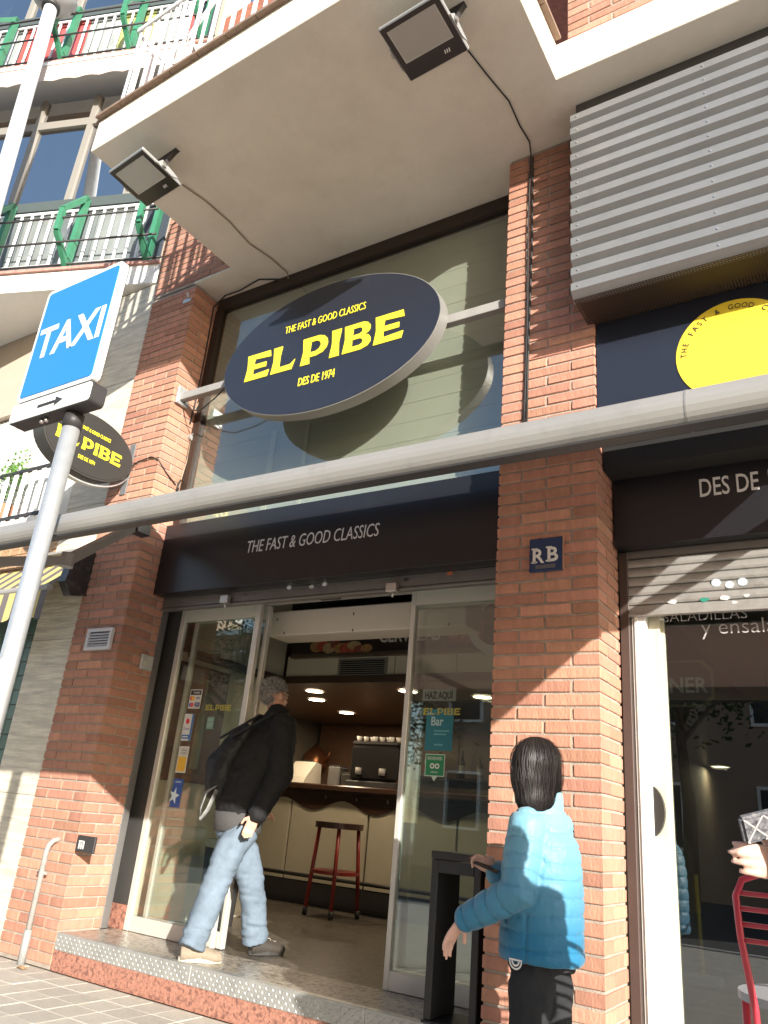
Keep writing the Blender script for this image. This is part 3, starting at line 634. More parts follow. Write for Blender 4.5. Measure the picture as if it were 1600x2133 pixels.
MB = thing('menu_board', (-3.8, 1.95, 2.5), 'dark illuminated menu board lettered CERVEZAS with sandwich pictures', 'menu board')
B('panel', -4.78, -1.78, 1.93, 1.984, 2.505, 2.95, mat('menu_dark', (.035, .025, .022), .4, var=.3, vscale=4), MB)
B('lower_edge', -4.78, -1.78, 1.92, 1.984, 2.47, 2.503, mat('menu_edge', (.12, .09, .06), .4), MB)
text('lettering', 'CERVEZAS', onY(790, 1338, 1.929), XA, ZA, .12, M_WHITEL, MB, align='LEFT', width=.62, depth=.002, bold=.02)
q = onY(932, 1340, 1.929); B('red_patch', q.x, q.x+.34, 1.9255, 1.9295, q.z, q.z+.17, mat('menu_red', (.25, .02, .02), .5), MB)
text('lettering', 'el pibe', (q.x+.17, 1.925, q.z+.05), XA, ZA, .085, mat('menu_orange', (.6, .25, .12), .5), MB, width=.28, depth=.002)
rr = random.Random(11)
for k in range(9):                               # printed sandwich picture: rolls and slices
    q = onY(660+k*13, 1352-rr.uniform(0, 12), 1.928); bb = bmesh.new(); disc(bb, (q.x, 1.9285, q.z), XA, ZA, rr.uniform(.05, .10), rr.uniform(.035, .06), 16, (0, -.0008-.0006*k, 0)); obj('food_print', bb, mat('food%d' % (k % 4), [(.45, .25, .10), (.5, .1, .06), (.55, .38, .2), (.3, .08, .06)][k % 4], .6, var=.4, vscale=30), MB)
q = onY(1032, 1300, 1.92); bb = bmesh.new(); n = 40
for k in range(n):
    t0, t1 = 2*math.pi*k/n, 2*math.pi*(k+1)/n; P = [Vector((q.x+r*math.cos(t), 1.915, q.z+r*math.sin(t))) for r, t in ((.18, t0), (.25, t0), (.25, t1), (.18, t1))]; prism(bb, P, (0, .008, 0))
obj('white_ring', bb, M_WHITEL, MB)
ACB = thing('air_curtain', (-3.2, .8, 2.36), 'cream metal air curtain box hung inside over the open doors', 'air curtain')
B('case', -4.06, -2.32, .75, 1.0, 2.375, 2.575, mat('air_curtain_cream', (.72, .64, .54), .5, var=.03), ACB, .008)
for px, py in ((578, 1290), (737, 1278), (592, 1318), (735, 1312), (935, 1300), (924, 1255)):
    q = onY(px, py, .749); B('keyhole', q.x-.005, q.x+.005, .7475, .7495, q.z-.012, q.z+.008, M_DARKMET, ACB)
B('side_wall', -4.99, -4.96, .58, 1.95, ST, 2.28, M_CREAM, INT)
PO = thing('bottle_poster', (-4.95, 1.1, 1.2), 'dark framed poster with a pale green bottle on the side wall', 'poster')
B('board', -4.958, -4.945, .72, 1.32, 1.25, 2.2, mat('poster_brown', (.045, .025, .018), .4, var=.3, vscale=6), PO)
bp = [(.045, 0), (.05, .04), (.05, .30), (.046, .38), (.025, .48), (.016, .56), (.016, .70), (.02, .71), (.02, .74)]
b = bmesh.new(); prism(b, [(-4.944, 1.05+r, 1.36+z) for r, z in bp]+[(-4.944, 1.05-r, 1.36+z) for r, z in bp[::-1]], (.002, 0, 0)); obj('bottle_print', b, mat('bottle_green', (.30, .38, .30), .5), PO)
# counter
CT = thing('bar_counter', (-4.4, 3.4, ST), 'long bar counter with dark wavy wooden valance and cream front panels', 'counter')
M_DKWOOD = mat('counter_wood', (.045, .022, .014), .3, var=.25, vscale=5, stretch=(1, 5, 5))
B('top', -6.7, -1.9, 3.20, 3.85, 1.335, 1.40, M_DKWOOD, CT, .012)
B('body', -6.7, -1.9, 3.34, 3.8, ST, 1.333, mat('counter_body', (.05, .04, .03), .6), CT)
b = bmesh.new(); up = []; lo = []
for k in range(97):
    x = -6.6+4.6*k/96; lo.append((x, 3.325, 1.19-.055*math.cos(2*math.pi*(x+4.55)/.80))); up.append((x, 3.325, 1.334))
prism(b, lo+up[::-1], (0, -.03, 0)); obj('valance', b, M_DKWOOD, CT)
xs = [-6.65, -5.64, -4.62, -3.6, -2.6, -1.95]
for a, c in zip(xs, xs[1:]): B('front_panel', a+.012, c-.012, 3.31, 3.338, .44, 1.33, mat('counter_cream', (.52, .48, .37), .5, var=.04), CT, .003)
B('plinth', -6.68, -1.92, 3.315, 3.337, ST, .435, M_DARKMET, CT)
# back bar wall, shelf things
for k in range(7): B('wall_panel', -6.85+k*.74, -6.85+k*.74+.732, 5.3, 5.33, ST, 2.28, M_STEELW, INT, .003)
B('back_shelf', -6.4, -2.0, 5.05, 5.29, 1.62, 1.65, M_DKWOOD, INT)
KT = thing('copper_kettle', (-5.9, 5.1, 1.65), 'copper coloured kettle on the back shelf of the bar', 'kettle')
q = onY(657, 1545, 5.1); prf = [(.02, .0), (.15, .01), (.17, .08), (.15, .2), (.09, .27), (.05, .30), (.02, .34)]
b = bmesh.new(); tube(b, [(q.x, 5.14, 1.652+z) for r, z in prf], [r for r, z in prf], 20); obj('body', b, mat('copper', (.45, .2, .1), .35, metal=.8), KT, smooth=True)
T('spout', [(q.x+.14, 5.14, 1.75), (q.x+.22, 5.14, 1.84), (q.x+.25, 5.14, 1.92)], [.03, .02, .014], MATS['copper'], KT)
CR_ = thing('cash_register', (-5.45, 3.45, 1.4), 'white cash register with tilted screen on the bar counter', 'cash register')
q = onY(622, 1622, 3.4)
b = bmesh.new(); prism(b, [(q.x-.15, 3.30, 1.403), (q.x-.15, 3.62, 1.403), (q.x-.15, 3.60, 1.62), (q.x-.15, 3.50, 1.64), (q.x-.15, 3.34, 1.47)], (.30, 0, 0)); obj('body', b, mat('register_white', (.6, .57, .5), .5), CR_)
B('receipt_slot', q.x-.06, q.x+.06, 3.515, 3.575, 1.6385, 1.66, mat('register_black', (.03, .03, .03), .4), CR_)
CM = thing('coffee_machine', (-4.5, 3.6, 1.4), 'dark coffee machine standing on the counter', 'coffee machine')
q = onY(795, 1590, 3.6)
B('body', q.x-.30, q.x+.30, 3.42, 3.8, 1.47, 1.84, mat('machine_black', (.025, .024, .024), .3, metal=.4), CM, .03)
B('base', q.x-.32, q.x+.32, 3.40, 3.8, 1.402, 1.468, M_DARKMET, CM, .01)
B('cup_rail', q.x-.29, q.x+.29, 3.43, 3.78, 1.842, 1.88, M_DARKMET, CM, .01)
for k in range(8): T('cup', [(q.x-.25+.07*k, 3.5+.03*(k % 3), 1.881), (q.x-.25+.07*k, 3.5+.03*(k % 3), 1.935)], [.022, .032], M_WHITEL, CM, 12)
for k in (-.16, .14): T('group_head', [(q.x+k, 3.40, 1.60), (q.x+k, 3.40, 1.53)], .035, M_GREYMET, CM, 12)
for k, (px, py) in enumerate(((655, 1440), (660, 1458), (850, 1440), (722, 1485), (1005, 1452))):
    c = onZ(px, py, 2.28); lamp_disc('downlight', 'lit round downlight in the wooden canopy '+('just inside its edge above the stool', 'second in line above the cash register', 'beside the coffee machine and the door leaf', 'deepest in, above the copper kettle', 'seen through the pane above the teal poster')[k], (c.x, c.y, 2.284), .09, 4.5)
# bottles, jars and boxes on the back shelf and the counter
rr = random.Random(21)
def bottle(x, y, z, h, r, c, lab):
    t = thing('bottle', (x, y, z), lab, 'bottle', 'bottles behind the bar'); P = [(r*.9, 0), (r, .01), (r, h*.58), (r*.75, h*.68), (r*.36, h*.78), (r*.34, h*.96), (r*.42, h)]
    b = bmesh.new(); tube(b, [(x, y, z+q_) for a_, q_ in P], [a_ for a_, q_ in P], 14); obj('glass', b, mat('bottle_%.2f_%.2f' % (c[0], c[1]), c, .12, spec=.6), t, smooth=True)
    b = bmesh.new(); tube(b, [(x, y, z+h*.18), (x, y, z+h*.46)], [r*1.02, r*1.02], 14, cap=False); obj('paper_label', b, mat('bl_%.1f' % (c[2]*10 % 3), (.55, .5, .4) if c[2] < .1 else (.4, .1, .07), .6), t, smooth=True)
BC = [(.03, .06, .02), (.10, .045, .015), (.20, .12, .03), (.03, .02, .015), (.25, .25, .22)]
for k in range(15):
    x = -6.15+k*.275+rr.uniform(-.05, .05)
    if abs(x-KT.location.x) < .33 or abs(x+6.05) < .2: continue
    bottle(x, 5.16+rr.uniform(-.04, .04), 1.652, rr.uniform(.27, .34), .038, BC[k % 5], ('dark green', 'brown', 'amber', 'black', 'clear')[k % 5]+' glass bottle on the back shelf of the bar')
for k, (px, h_, w_) in enumerate(((700, .20, .16), (735, .13, .24), (845, .26, .2))):
    q = onY(px, 1635, 3.55); t = thing(('napkin_box', 'glass_display', 'spirits_box')[k], (q.x, 3.55, 1.402), ('small steel napkin box on the bar counter', 'low dark display case on the bar counter', 'tall brown box standing on the bar counter')[k], 'box')
    B('body', q.x-w_/2, q.x+w_/2, 3.48, 3.66, 1.403, 1.403+h_, mat('ctr_box%d' % k, ((.14, .135, .13), (.05, .045, .04), (.16, .09, .05))[k], .35, var=.2), t, .01); B('lid', q.x-w_/2+.01, q.x+w_/2-.01, 3.49, 3.65, 1.404+h_, 1.416+h_, M_DARKMET, t, .003)
for k in range(5):
    q = onY(668+k*33, 1700, 3.2); 
    if k % 2 == 0: T('coat_hook', [(q.x, 3.294, 1.27), (q.x, 3.25, 1.26), (q.x, 3.25, 1.29)], .006, M_ALU, CT, 6)
T('foot_rail', [(-6.5, 3.22, .50), (-2.0, 3.22, .50)], .018, M_DARKMET, CT, 10)
TB = thing('waste_bin', (-5.1, 1.7, ST), 'dark grey waste bin with white liner behind the sliding door', 'bin')
b = bmesh.new(); tube(b, [(-4.72, 1.35, ST+.001), (-4.72, 1.35, ST+.62)], [.14, .17], 20); obj('body', b, M_DARKMET, TB); b = bmesh.new(); tube(b, [(-4.72, 1.35, ST+.56), (-4.72, 1.35, ST+.625)], [.172, .176], 20, cap=False); obj('liner', b, M_WHITE, TB)
# bar stool inside
M_REDW = mat('red_stool_wood', (.24, .022, .018), .4, var=.2)
SI = thing('wooden_bar_stool', (-4.63, 2.82, ST), 'dark red wooden bar stool with ring shelf before the counter', 'stool')
sc = Vector((-4.63, 2.82, 0)); b = bmesh.new(); disc(b, sc+ZA*.985, XA, YA, .235, .235, 32, (0, 0, .055)); obj('seat', b, mat('stool_seat', (.045, .02, .015), .4), SI)
b = bmesh.new(); disc(b, sc+ZA*.585, XA, YA, .23, .23, 32, (0, 0, .03)); obj('ring_shelf', b, M_REDW, SI)
for a in (35, 125, 215, 305):
    t = math.radians(a); d = Vector((math.cos(t), math.sin(t), 0)); T('leg', [sc+d*.245+ZA*(ST+.06), sc+d*.19+ZA*.985], .019, M_REDW, SI, 8); 
    T('foot', [sc+d*.249+ZA*(ST+.002), sc+d*.2455+ZA*(ST+.07)], .023, M_DARKMET, SI, 8)

# ------------------------------------------------------------------ stickers on the door glass
def stick(name, label, px, py, w, h, y, parts, tilt=0):
    q = onY(px, py, y); t = thing(name, (q.x, y, q.z-h/2), label, 'sticker')
    for k_, (nm, x0, x1, z0, z1, c) in enumerate(parts): B(nm, q.x+x0*w, q.x+x1*w, y-.0012-.0008*min(k_, 1), y, q.z+z0*h, q.z+z1*h, mat('paper_%.2f_%.2f_%.2f' % c, c, .5), t)
    return t, q
Yg = DY-.0045
t, q = stick('card_sticker', 'black and white payment card sticker on the door glass', 407, 1456, .125, .145, Yg, [('ground', -.5, .5, -.5, .5, (.62, .60, .56))])
B('header', q.x-.056, q.x+.056, Yg-.0022, Yg-.0014, q.z+.030, q.z+.066, M_INK, t)
text('lettering', 'ServiRed', (q.x+.008, Yg-.0024, q.z+.042), XA, ZA, .014, M_WHITEL, t, width=.06, depth=.0006, bold=.01)
for (dx, dz, cc) in ((-.040, .005, (.65, .08, .05)), (-.022, .005, (.75, .40, .04)), (-.040, -.045, (.05, .12, .40)), (-.022, -.045, (.65, .08, .05))):
    bb = bmesh.new(); disc(bb, (q.x+dx, Yg-.0023-.0004*(dx > -.03), q.z+dz), XA, ZA, .017, .017, 20, (0, .0004, 0)); obj('card_circle', bb, mat('card%.2f%.2f' % (cc[0], cc[1]), cc, .5), t)
B('card_field', q.x+.004, q.x+.056, Yg-.0022, Yg-.0014, q.z-.012, q.z+.024, mat('card_pale', (.55, .55, .5), .5), t); B('card_field', q.x+.004, q.x+.056, Yg-.0022, Yg-.0014, q.z-.064, q.z-.026, mat('card_navy', (.03, .05, .16), .5), t)
text('lettering', 'VISA', (q.x+.03, Yg-.0024, q.z), XA, ZA, .014, mat('visa_blue', (.03, .05, .25), .5), t, width=.038, depth=.0006, bold=.02, shear=.2)
text('lettering', 'VISA', (q.x+.03, Yg-.0024, q.z-.044), XA, ZA, .010, M_WHITEL, t, width=.034, depth=.0006, bold=.01)
text('lettering', 'Electron', (q.x+.03, Yg-.0024, q.z-.060), XA, ZA, .009, M_WHITEL, t, width=.040, depth=.0006)
t, q = stick('voucher_sticker', 'white and blue sticker lettered Ticket with a red ball', 391, 1515, .10, .20, Yg, [('ground', -.5, .5, -.5, .5, (.62, .62, .60))])
B('blue_edge', q.x+.032, q.x+.050, Yg-.0022, Yg-.0014, q.z-.10, q.z+.10, mat('sticker_blue', (.03, .14, .38), .5), t); B('blue_band', q.x-.045, q.x+.03, Yg-.0022, Yg-.0014, q.z-.085, q.z-.055, mat('sticker_blue', (.03, .14, .38), .5), t)
bb = bmesh.new(); disc(bb, (q.x-.008, Yg-.0022, q.z+.045), XA, ZA, .018, .021, 20, (0, .0005, 0)); obj('red_ball', bb, mat('ball_red', (.6, .02, .03), .35), t)
text('lettering', 'Ticket', (q.x-.008, Yg-.0022, q.z-.02), XA, ZA, .020, mat('ticket_navy', (.04, .06, .2), .5), t, width=.062, depth=.0006, shear=.2)
B('print_line', q.x-.035, q.x+.02, Yg-.0026, Yg-.0023, q.z-.074, q.z-.066, M_WHITEL, t)
t, q = stick('voucher_sticker', 'white and orange sticker lettered Cheque Gourmet', 380, 1582, .105, .19, Yg, [('ground', -.5, .5, -.5, .5, (.58, .58, .52)), ('orange_field', -.40, .40, -.44, .10, (.72, .42, .04))])
for s, dz in (('Cheque', .062), ('Gourmet', .040)): text('lettering', s, (q.x+.006, Yg-.0022, q.z+dz), XA, ZA, .015, mat('gourmet_grey', (.14, .13, .12), .5), t, width=.06, depth=.0006)
t, q = stick('star_sticker', 'dark blue sticker with a pale star at its lower left', 368, 1652, .10, .20, Yg, [('ground', -.5, .5, -.5, .5, (.03, .09, .34))])
st_ = [(q.x-.02+(.055 if k % 2 == 0 else .022)*math.sin(k*math.pi/5+.2), Yg-.0026, q.z-.02+(.062 if k % 2 == 0 else .025)*math.cos(k*math.pi/5+.2)) for k in range(10)]
bb = bmesh.new(); prism(bb, st_, (0, .0008, 0)); obj('star', bb, mat('star_pale', (.60, .72, .78), .5), t)
B('print_line', q.x-.03, q.x+.03, Yg-.0018, Yg-.0012, q.z+.072, q.z+.084, mat('print_pale', (.35, .42, .55), .5), t)
t, q = stick('green_notice', 'small green and white notice inside the door glass with the stickers', 438, 1506, .07, .09, DY+.05, [('ground', -.5, .5, -.5, .5, (.30, .55, .45)), ('line', -.4, .4, .15, .35, (.6, .7, .65)), ('lines', -.4, .4, -.35, .0, (.55, .68, .62))])
t, q = stick('bar_poster', 'teal poster lettered Bar on the door glass', 915, 1520, .19, .25, Yg, [('ground', -.5, .5, -.5, .5, (.02, .16, .20))])
text('lettering', 'Bar', (q.x-.015, Yg-.0022, q.z+.025), XA, ZA, .055, mat('poster_pale', (.38, .52, .52), .5), t, width=.085, depth=.0008, bold=.02)
text('lettering', 'M+', (q.x-.085, Yg-.0022, q.z+.085), XA, ZA, .022, mat('poster_pale', (.38, .52, .52), .5), t, align='LEFT', depth=.0008)
for k in range(2): B('print_line', q.x-.035, q.x+.07-.02*k, Yg-.0022, Yg-.0012, q.z-.012-.02*k, q.z-.003-.02*k, mat('print_teal', (.12, .32, .36), .5), t)
B('print_line', q.x-.03, q.x+.03, Yg-.0022, Yg-.0012, q.z-.095, q.z-.085, mat('print_teal', (.12, .32, .36), .5), t)
t, q = stick('review_sticker', 'green speech bubble sticker lettered REVIEWED below the teal poster', 906, 1594, .135, .13, Yg, [('ground', -.5, .5, -.5, .5, (.52, .60, .50)), ('green_field', -.46, .46, -.46, .46, (.02, .22, .09))])
text('lettering', 'REVIEWED', (q.x, Yg-.0030, q.z+.030), XA, ZA, .020, M_WHITEL, t, width=.10, depth=.0006)
for dx in (-.017, .017):
    bb = bmesh.new(); disc(bb, (q.x+dx, Yg-.0026, q.z-.005), XA, ZA, .016, .016, 18, (0, -.0006, 0)); e_ = obj('owl_eye', bb, M_WHITEL, t)
    bb = bmesh.new(); disc(bb, (q.x+dx, Yg-.0034, q.z-.005), XA, ZA, .008, .008, 14, (0, -.0006, 0)); obj('owl_pupil', bb, mat('owl_green', (.02, .22, .09), .5), e_)
text('lettering', 'advisor', (q.x, Yg-.0030, q.z-.045), XA, ZA, .012, M_WHITEL, t, width=.05, depth=.0006)
bb = bmesh.new(); prism(bb, [(q.x-.02, Yg-.001, q.z-.064), (q.x+.02, Yg-.001, q.z-.064), (q.x, Yg-.001, q.z-.095)], (0, -.001, 0)); obj('bubble_tip', bb, mat('paper_0.52_0.60_0.50', (.52, .60, .50), .5), t)
t, q = stick('door_notice', 'white notice lettered HAZ AQUI above the teal poster', 915, 1448, .24, .075, DY+.062, [('ground', -.5, .5, -.5, .5, (.42, .41, .38))])
text('lettering', 'HAZ AQUÍ', (q.x, DY+.0595, q.z-.022), XA, ZA, .045, M_INK, t, width=.20, depth=.0008, bold=.02)
for (px, y_, x_) in ((455, Yg, 'left'), (920, Yg, 'right')):
    q = onY(px, 1474 if x_ == 'left' else 1482, y_); t = thing('name_decal', (q.x, y_, q.z), 'faded yellow EL PIBE letters on the door glass '+('beside the card sticker' if x_ == 'left' else 'over the teal poster'), 'decal')
    el_pibe(t, (q.x, y_-.0005, q.z), XA, ZA, .26, .042, mat('decal_gold', (.35, .30, .05), .6), .0008)
# ------------------------------------------------------------------ floodlights under the balcony with their cables
M_LAMPBLK = mat('floodlight_black', (.015, .015, .016), .18, spec=.5)
M_LAMPALU = mat('floodlight_cast', (.42, .43, .43), .45, metal=.5, bump=.1, bscale=150)
def floodlight(corners_px, y_, tilt, hang, label):
    """corners: the four picture corners of the glass front; centre height from the bracket that hangs it from the soffit."""
    pass
def flood(c, u, v, label, mount):
    c = Vector(c); u = Vector(u).normalized(); v = Vector(v); v = (v-u*v.dot(u)).normalized(); w = u.cross(v)      # w: lamp's facing
    t = thing('floodlight', (mount.x, mount.y, SOF), label, 'floodlight', 'floodlights under the balcony')
    W, H = .205, .18
    q = lambda a, b_, d=0: c+u*a+v*b_+w*d
    b = bmesh.new(); prism(b, [q(-W, -H), q(W, -H), q(W, H), q(-W, H)], -w*.028); bmesh.ops.bevel(b, geom=list(b.edges), offset=.006, segments=1, affect='EDGES'); body = obj('housing', b, M_LAMPALU, t)
    b = bmesh.new(); prism(b, [q(-W*.78, -H*.7, -.028), q(W*.78, -H*.7, -.028), q(W*.78, H*.75, -.028), q(-W*.78, H*.75, -.028)], -w*.04); bmesh.ops.bevel(b, geom=list(b.edges), offset=.015, segments=2, affect='EDGES'); obj('driver_box', b, M_LAMPALU, body)
    # black glass border with reflector window
    b = bmesh.new(); o = [q(-W+.008, -H+.008, .003), q(W-.008, -H+.008, .003), q(W-.008, H-.008, .003), q(-W+.008, H-.008, .003)]; z1, z2 = -H*.38, H*.80; i = [q(-W*.80, z1, .003), q(W*.80, z1, .003), q(W*.80, z2, .003), q(-W*.80, z2, .003)]
    O = [b.verts.new(p) for p in o]; I = [b.verts.new(p) for p in i]
    for k in range(4): b.faces.new((O[k], O[(k+1) % 4], I[(k+1) % 4], I[k]))
    obj('glass_border', b, M_LAMPBLK, t)
    b = bmesh.new(); I = [b.verts.new(p-w*.001) for p in i]; J = [b.verts.new(p) for p in (q(-W*.42, z1*.3+z2*.15, -.026), q(W*.42, z1*.3+z2*.15, -.026), q(W*.42, z2*.72, -.026), q(-W*.42, z2*.72, -.026))]
    for k in range(4): b.faces.new((I[k], I[(k+1) % 4], J[(k+1) % 4], J[k]))
    obj('reflector', b, mat('reflector', (.55, .56, .54), .5), t)
    b = bmesh.new(); b.faces.new([b.verts.new(p) for p in (q(-W*.42, z1*.3+z2*.15, -.0255), q(W*.42, z1*.3+z2*.15, -.0255), q(W*.42, z2*.72, -.0255), q(-W*.42, z2*.72, -.0255))]); obj('led_board', b, mat('led_yellow', (.62, .56, .32), .5), t)
    b = bmesh.new(); b.faces.new([b.verts.new(p+w*.0022) for p in i]); obj('front_pane', b, glass('lamp_glass', (.97, .97, .95), .03, .35, .0), t)
    for k in range(3): p = q(W*.38+k*.014, -H*.66, .0035); b = bmesh.new(); bar(b, p-v*.011-u*.003, p+v*.011+u*.003, .006, .001, up=w); obj('logo_mark', b, M_WHITEMET, t)
    # bracket
    for s in (-1, 1):
        a = q(s*(W+.008), 0, -.02); m_ = mount+u*(s*(W+.008)); b = bmesh.new(); bar(b, a, (m_.x, m_.y, SOF-.004), .03, .006, up=u); bk = obj('bracket_arm', b, M_DARKMET, t)
        b = bmesh.new(); disc(b, q(s*(W+.012), 0, -.02), v, w, .016, .016, 14, u*(s*.01)); obj('knob', b, M_ALU, bk)
        b = bmesh.new(); prism(b, [q(s*(W+.001), -H*.8, -.03), q(s*(W+.001), -H*.5, .0), q(s*(W+.001), H*.3, .0), q(s*(W+.001), H*.1, -.06)], u*(s*.005)); obj('side_ear', b, M_LAMPALU, t)
    b = bmesh.new(); p0 = mount-u*(W+.01); p1 = mount+u*(W+.01); bar(b, (p0.x, p0.y, SOF-.003), (p1.x, p1.y, SOF-.003), .04, .006); obj('bracket_base', b, M_DARKMET, t)
    return t
mt = Vector((-4.09, -1.19, SOF)); flood((-4.114, -1.257, 5.33), (.9955, -.09, 0), (-.09, -.9905, .1045), 'black floodlight at the free corner of the balcony soffit', mt)
mt2 = Vector((-1.75, -1.17, SOF)); flood((-1.769, -1.236, 5.33), (.998, -.056, 0), (-.056, -.993, .1045), 'black floodlight on the soffit beside the fascia step', mt2)
def cable(name, label, pts, r=.006, m=None):
    o = T(name, pts, r, m or M_CABLEB, None, 6); tag(o, label, 'cable'); return o
S = lambda px, py: onZ(px, py, SOF-.008)
cable('soffit_cable', 'thin cable running from the corner floodlight to the window', [S(380, 385), S(430, 420), S(478, 462), S(520, 508), S(565, 538), S(598, 568), (S(598, 568).x, .27, 5.50)])
cable('soffit_cable', 'thin cable running from the floodlight down to the pier with the plaque', [S(975, 105), S(1018, 160), S(1060, 210), S(1083, 262), S(1103, 295), (-1.60, -.012, 5.53), (-1.61, -.012, 4.9), (-1.60, -.012, 4.2), (-1.605, -.012, 3.6), (-1.61, -.012, 3.33)], .005, M_CABLE)
cable('pier_conduit', 'second black cable clipped down the pier above the plaque', [(-1.585, -.012, 5.5), (-1.58, -.012, 4.7), (-1.59, -.013, 3.9), (-1.592, -.012, 3.33)], .007, M_CABLE)
cable('window_cable', 'black cable drooping across the soffit notch to the window jamb', [S(598, 568)+Vector((0, .1, 0)), S(540, 582), S(500, 600)+Vector((0, 0, -.03)), S(470, 612)+Vector((0, 0, -.02)), (-4.872, .24, 5.45), (-4.872, .255, 5.0), (-4.872, .255, 4.5), (-4.872, .24, 4.2)], .007, M_CABLE)
# junction box with loose wires on the reveal
JB = thing('junction_box', (-4.87, .2, 3.9), 'small round junction box with loose wires on the pier reveal', 'junction box')
q = onX(397, 912, -4.878); b = bmesh.new(); disc(b, q, YA, ZA, .035, .035, 20, (.03, 0, 0)); obj('box', b, M_GREYMET, JB)
T('wire', [q+Vector((.01, 0, .03)), q+Vector((.02, .03, .15)), q+Vector((.012, -.02, .28)), q+Vector((.01, .02, .42))], .005, M_CABLEB, JB, 6)
T('wire', [q+Vector((.01, 0, -.03)), q+Vector((.015, .0, -.2)), q+Vector((.012, -.02, -.4)), q+Vector((.012, -.03, -.55))], .005, M_CABLEB, JB, 6)
T('wire', [q+Vector((.01, -.02, -.42)), q+Vector((.03, -.06, -.48)), q+Vector((.02, -.05, -.56)), q+Vector((.012, -.03, -.5))], .007, M_CABLE, JB, 6)
# small bracket on pier face
HK = thing('wall_hook', (-5.05, -.03, 5.2), 'small steel hook bracket high on the pier by the travertine wall', 'hook')
q = onY(388, 625, -.02); B('plate', q.x-.05, q.x+.05, -.016, -.001, q.z-.02, q.z+.02, M_GALV, HK, .003); T('peg', [(q.x+.02, -.016, q.z+.02), (q.x+.02, -.04, q.z+.06)], .012, M_GALV, HK, 8)

# ------------------------------------------------------------------ RB plaque, vent, socket box, pipe
PQ = thing('blue_plaque', (-1.46, -.012, 2.44), 'square blue plaque with white letters RB on the brick pier', 'plaque')
B('plate', -1.557, -1.365, -.018, -.003, 2.442, 2.636, mat('plaque_blue', (.012, .032, .095), .3), PQ, .003)
B('copper_edge', -1.365, -1.360, -.0175, -.003, 2.445, 2.633, mat('plaque_edge', (.45, .25, .15), .5), PQ)
B('name_strip', -1.52, -1.405, -.0200, -.0182, 2.458, 2.480, mat('plaque_strip', (.10, .10, .11), .5), PQ)
text('lettering', 'R', (-1.502, -.0182, 2.493), XA, ZA, .085, M_WHITEL, PQ, width=.066, depth=.003, bold=.02)
text('lettering', 'B', (-1.420, -.0182, 2.497), XA, ZA, .085, M_WHITEL, PQ, width=.060, depth=.003, bold=.02)
for x0, z in ((-1.535, 2.493), (-1.535, 2.571), (-1.452, 2.497), (-1.452, 2.575)): B('serif', x0-.008, x0+.026, -.0212, -.0183, z, z+.008, M_WHITEL, PQ)
VG = thing('wall_vent', (-5.09, -.02, 2.15), 'white louvred vent grille set in the brick pier by the travertine', 'vent')
x0, x1, z0, z1 = -5.255, -4.955, 2.135, 2.305
B('backing', x0+.02, x1-.02, -.012, -.003, z0+.02, z1-.02, M_DARKMET, VG)
for a in ((x0, x1, z1-.026, z1), (x0, x1, z0, z0+.026), (x0, x0+.03, z0+.026, z1-.026), (x1-.03, x1, z0+.026, z1-.026)): B('frame', a[0], a[1], -.03, -.003, a[2], a[3], mat('vent_white', (.58, .58, .6), .45), VG, .002)
for k in range(5):
    z = z0+.034+k*.0215; b = bmesh.new(); prism(b, [(x0+.03, -.027, z), (x0+.03, -.022, z-.003), (x0+.03, -.013, z+.009), (x0+.03, -.018, z+.012)], (x1-x0-.06, 0, 0)); obj('louvre', b, MATS['vent_white'], VG)
SK = thing('socket_box', (-4.7, -.02, .74), 'small black socket box with a white sign on the brick pier by the door jamb', 'socket')
q0 = onY(163, 1739, -.02); q1 = onY(193, 1779, -.02)
B('box', q0.x+.0, q1.x, -.022, -.003, q1.z, q0.z, M_DARKMET, SK, .004)
for k in range(3): B('white_mark', q0.x+.03+k*.022, q0.x+.042+k*.022, -.024, -.0225, q1.z+.02, q1.z+.065-.008*(k == 1), M_WHITEL, SK)
B('white_mark', q0.x+.03, q0.x+.086, -.0255, -.0242, q1.z+.062, q1.z+.072, M_WHITEL, SK)
PIPE = thing('gas_pipe', (-5.1, -.05, 0), 'weathered grey riser pipe bending into the brick pier near the ground', 'pipe')
M_PIPE = mat('old_pipe', (.30, .29, .27), .6, var=.3, vscale=25, dirt=.8, dscale=25, dcol=(.16, .11, .08))
xp = -5.105
T('riser', [(xp, -.055, .0), (xp, -.055, .70), (xp+.006, -.05, .74), (xp+.018, -.03, .77), (xp+.03, .02, .785)], .019, M_PIPE, PIPE, 14)
T('sleeve', [(xp, -.055, .0), (xp, -.055, .21)], .026, mat('pipe_sleeve', (.30, .30, .29), .7, var=.2, dirt=.5), PIPE, 14)
T('clip', [(xp-.045, -.05, .56), (xp+.045, -.05, .56)], .010, M_PIPE, PIPE, 8)
LF = thing('fallen_leaf', (-4.97, -.10, 0), 'dry brown leaf lying on the paving by the pipe', 'leaf')
b = bmesh.new(); lc = Vector((-4.985, -.13, .006)); P = [lc+Vector((.045*math.cos(t), .028*math.sin(t), .006*math.sin(3*t)+.004)) for t in [k*math.pi/5 for k in range(10)]]; cv = b.verts.new(lc+ZA*.012); vs = [b.verts.new(p) for p in P]
for k in range(10): b.faces.new((vs[k], vs[(k+1) % 10], cv))
obj('blade', b, mat('dry_leaf', (.38, .24, .12), .7), LF)

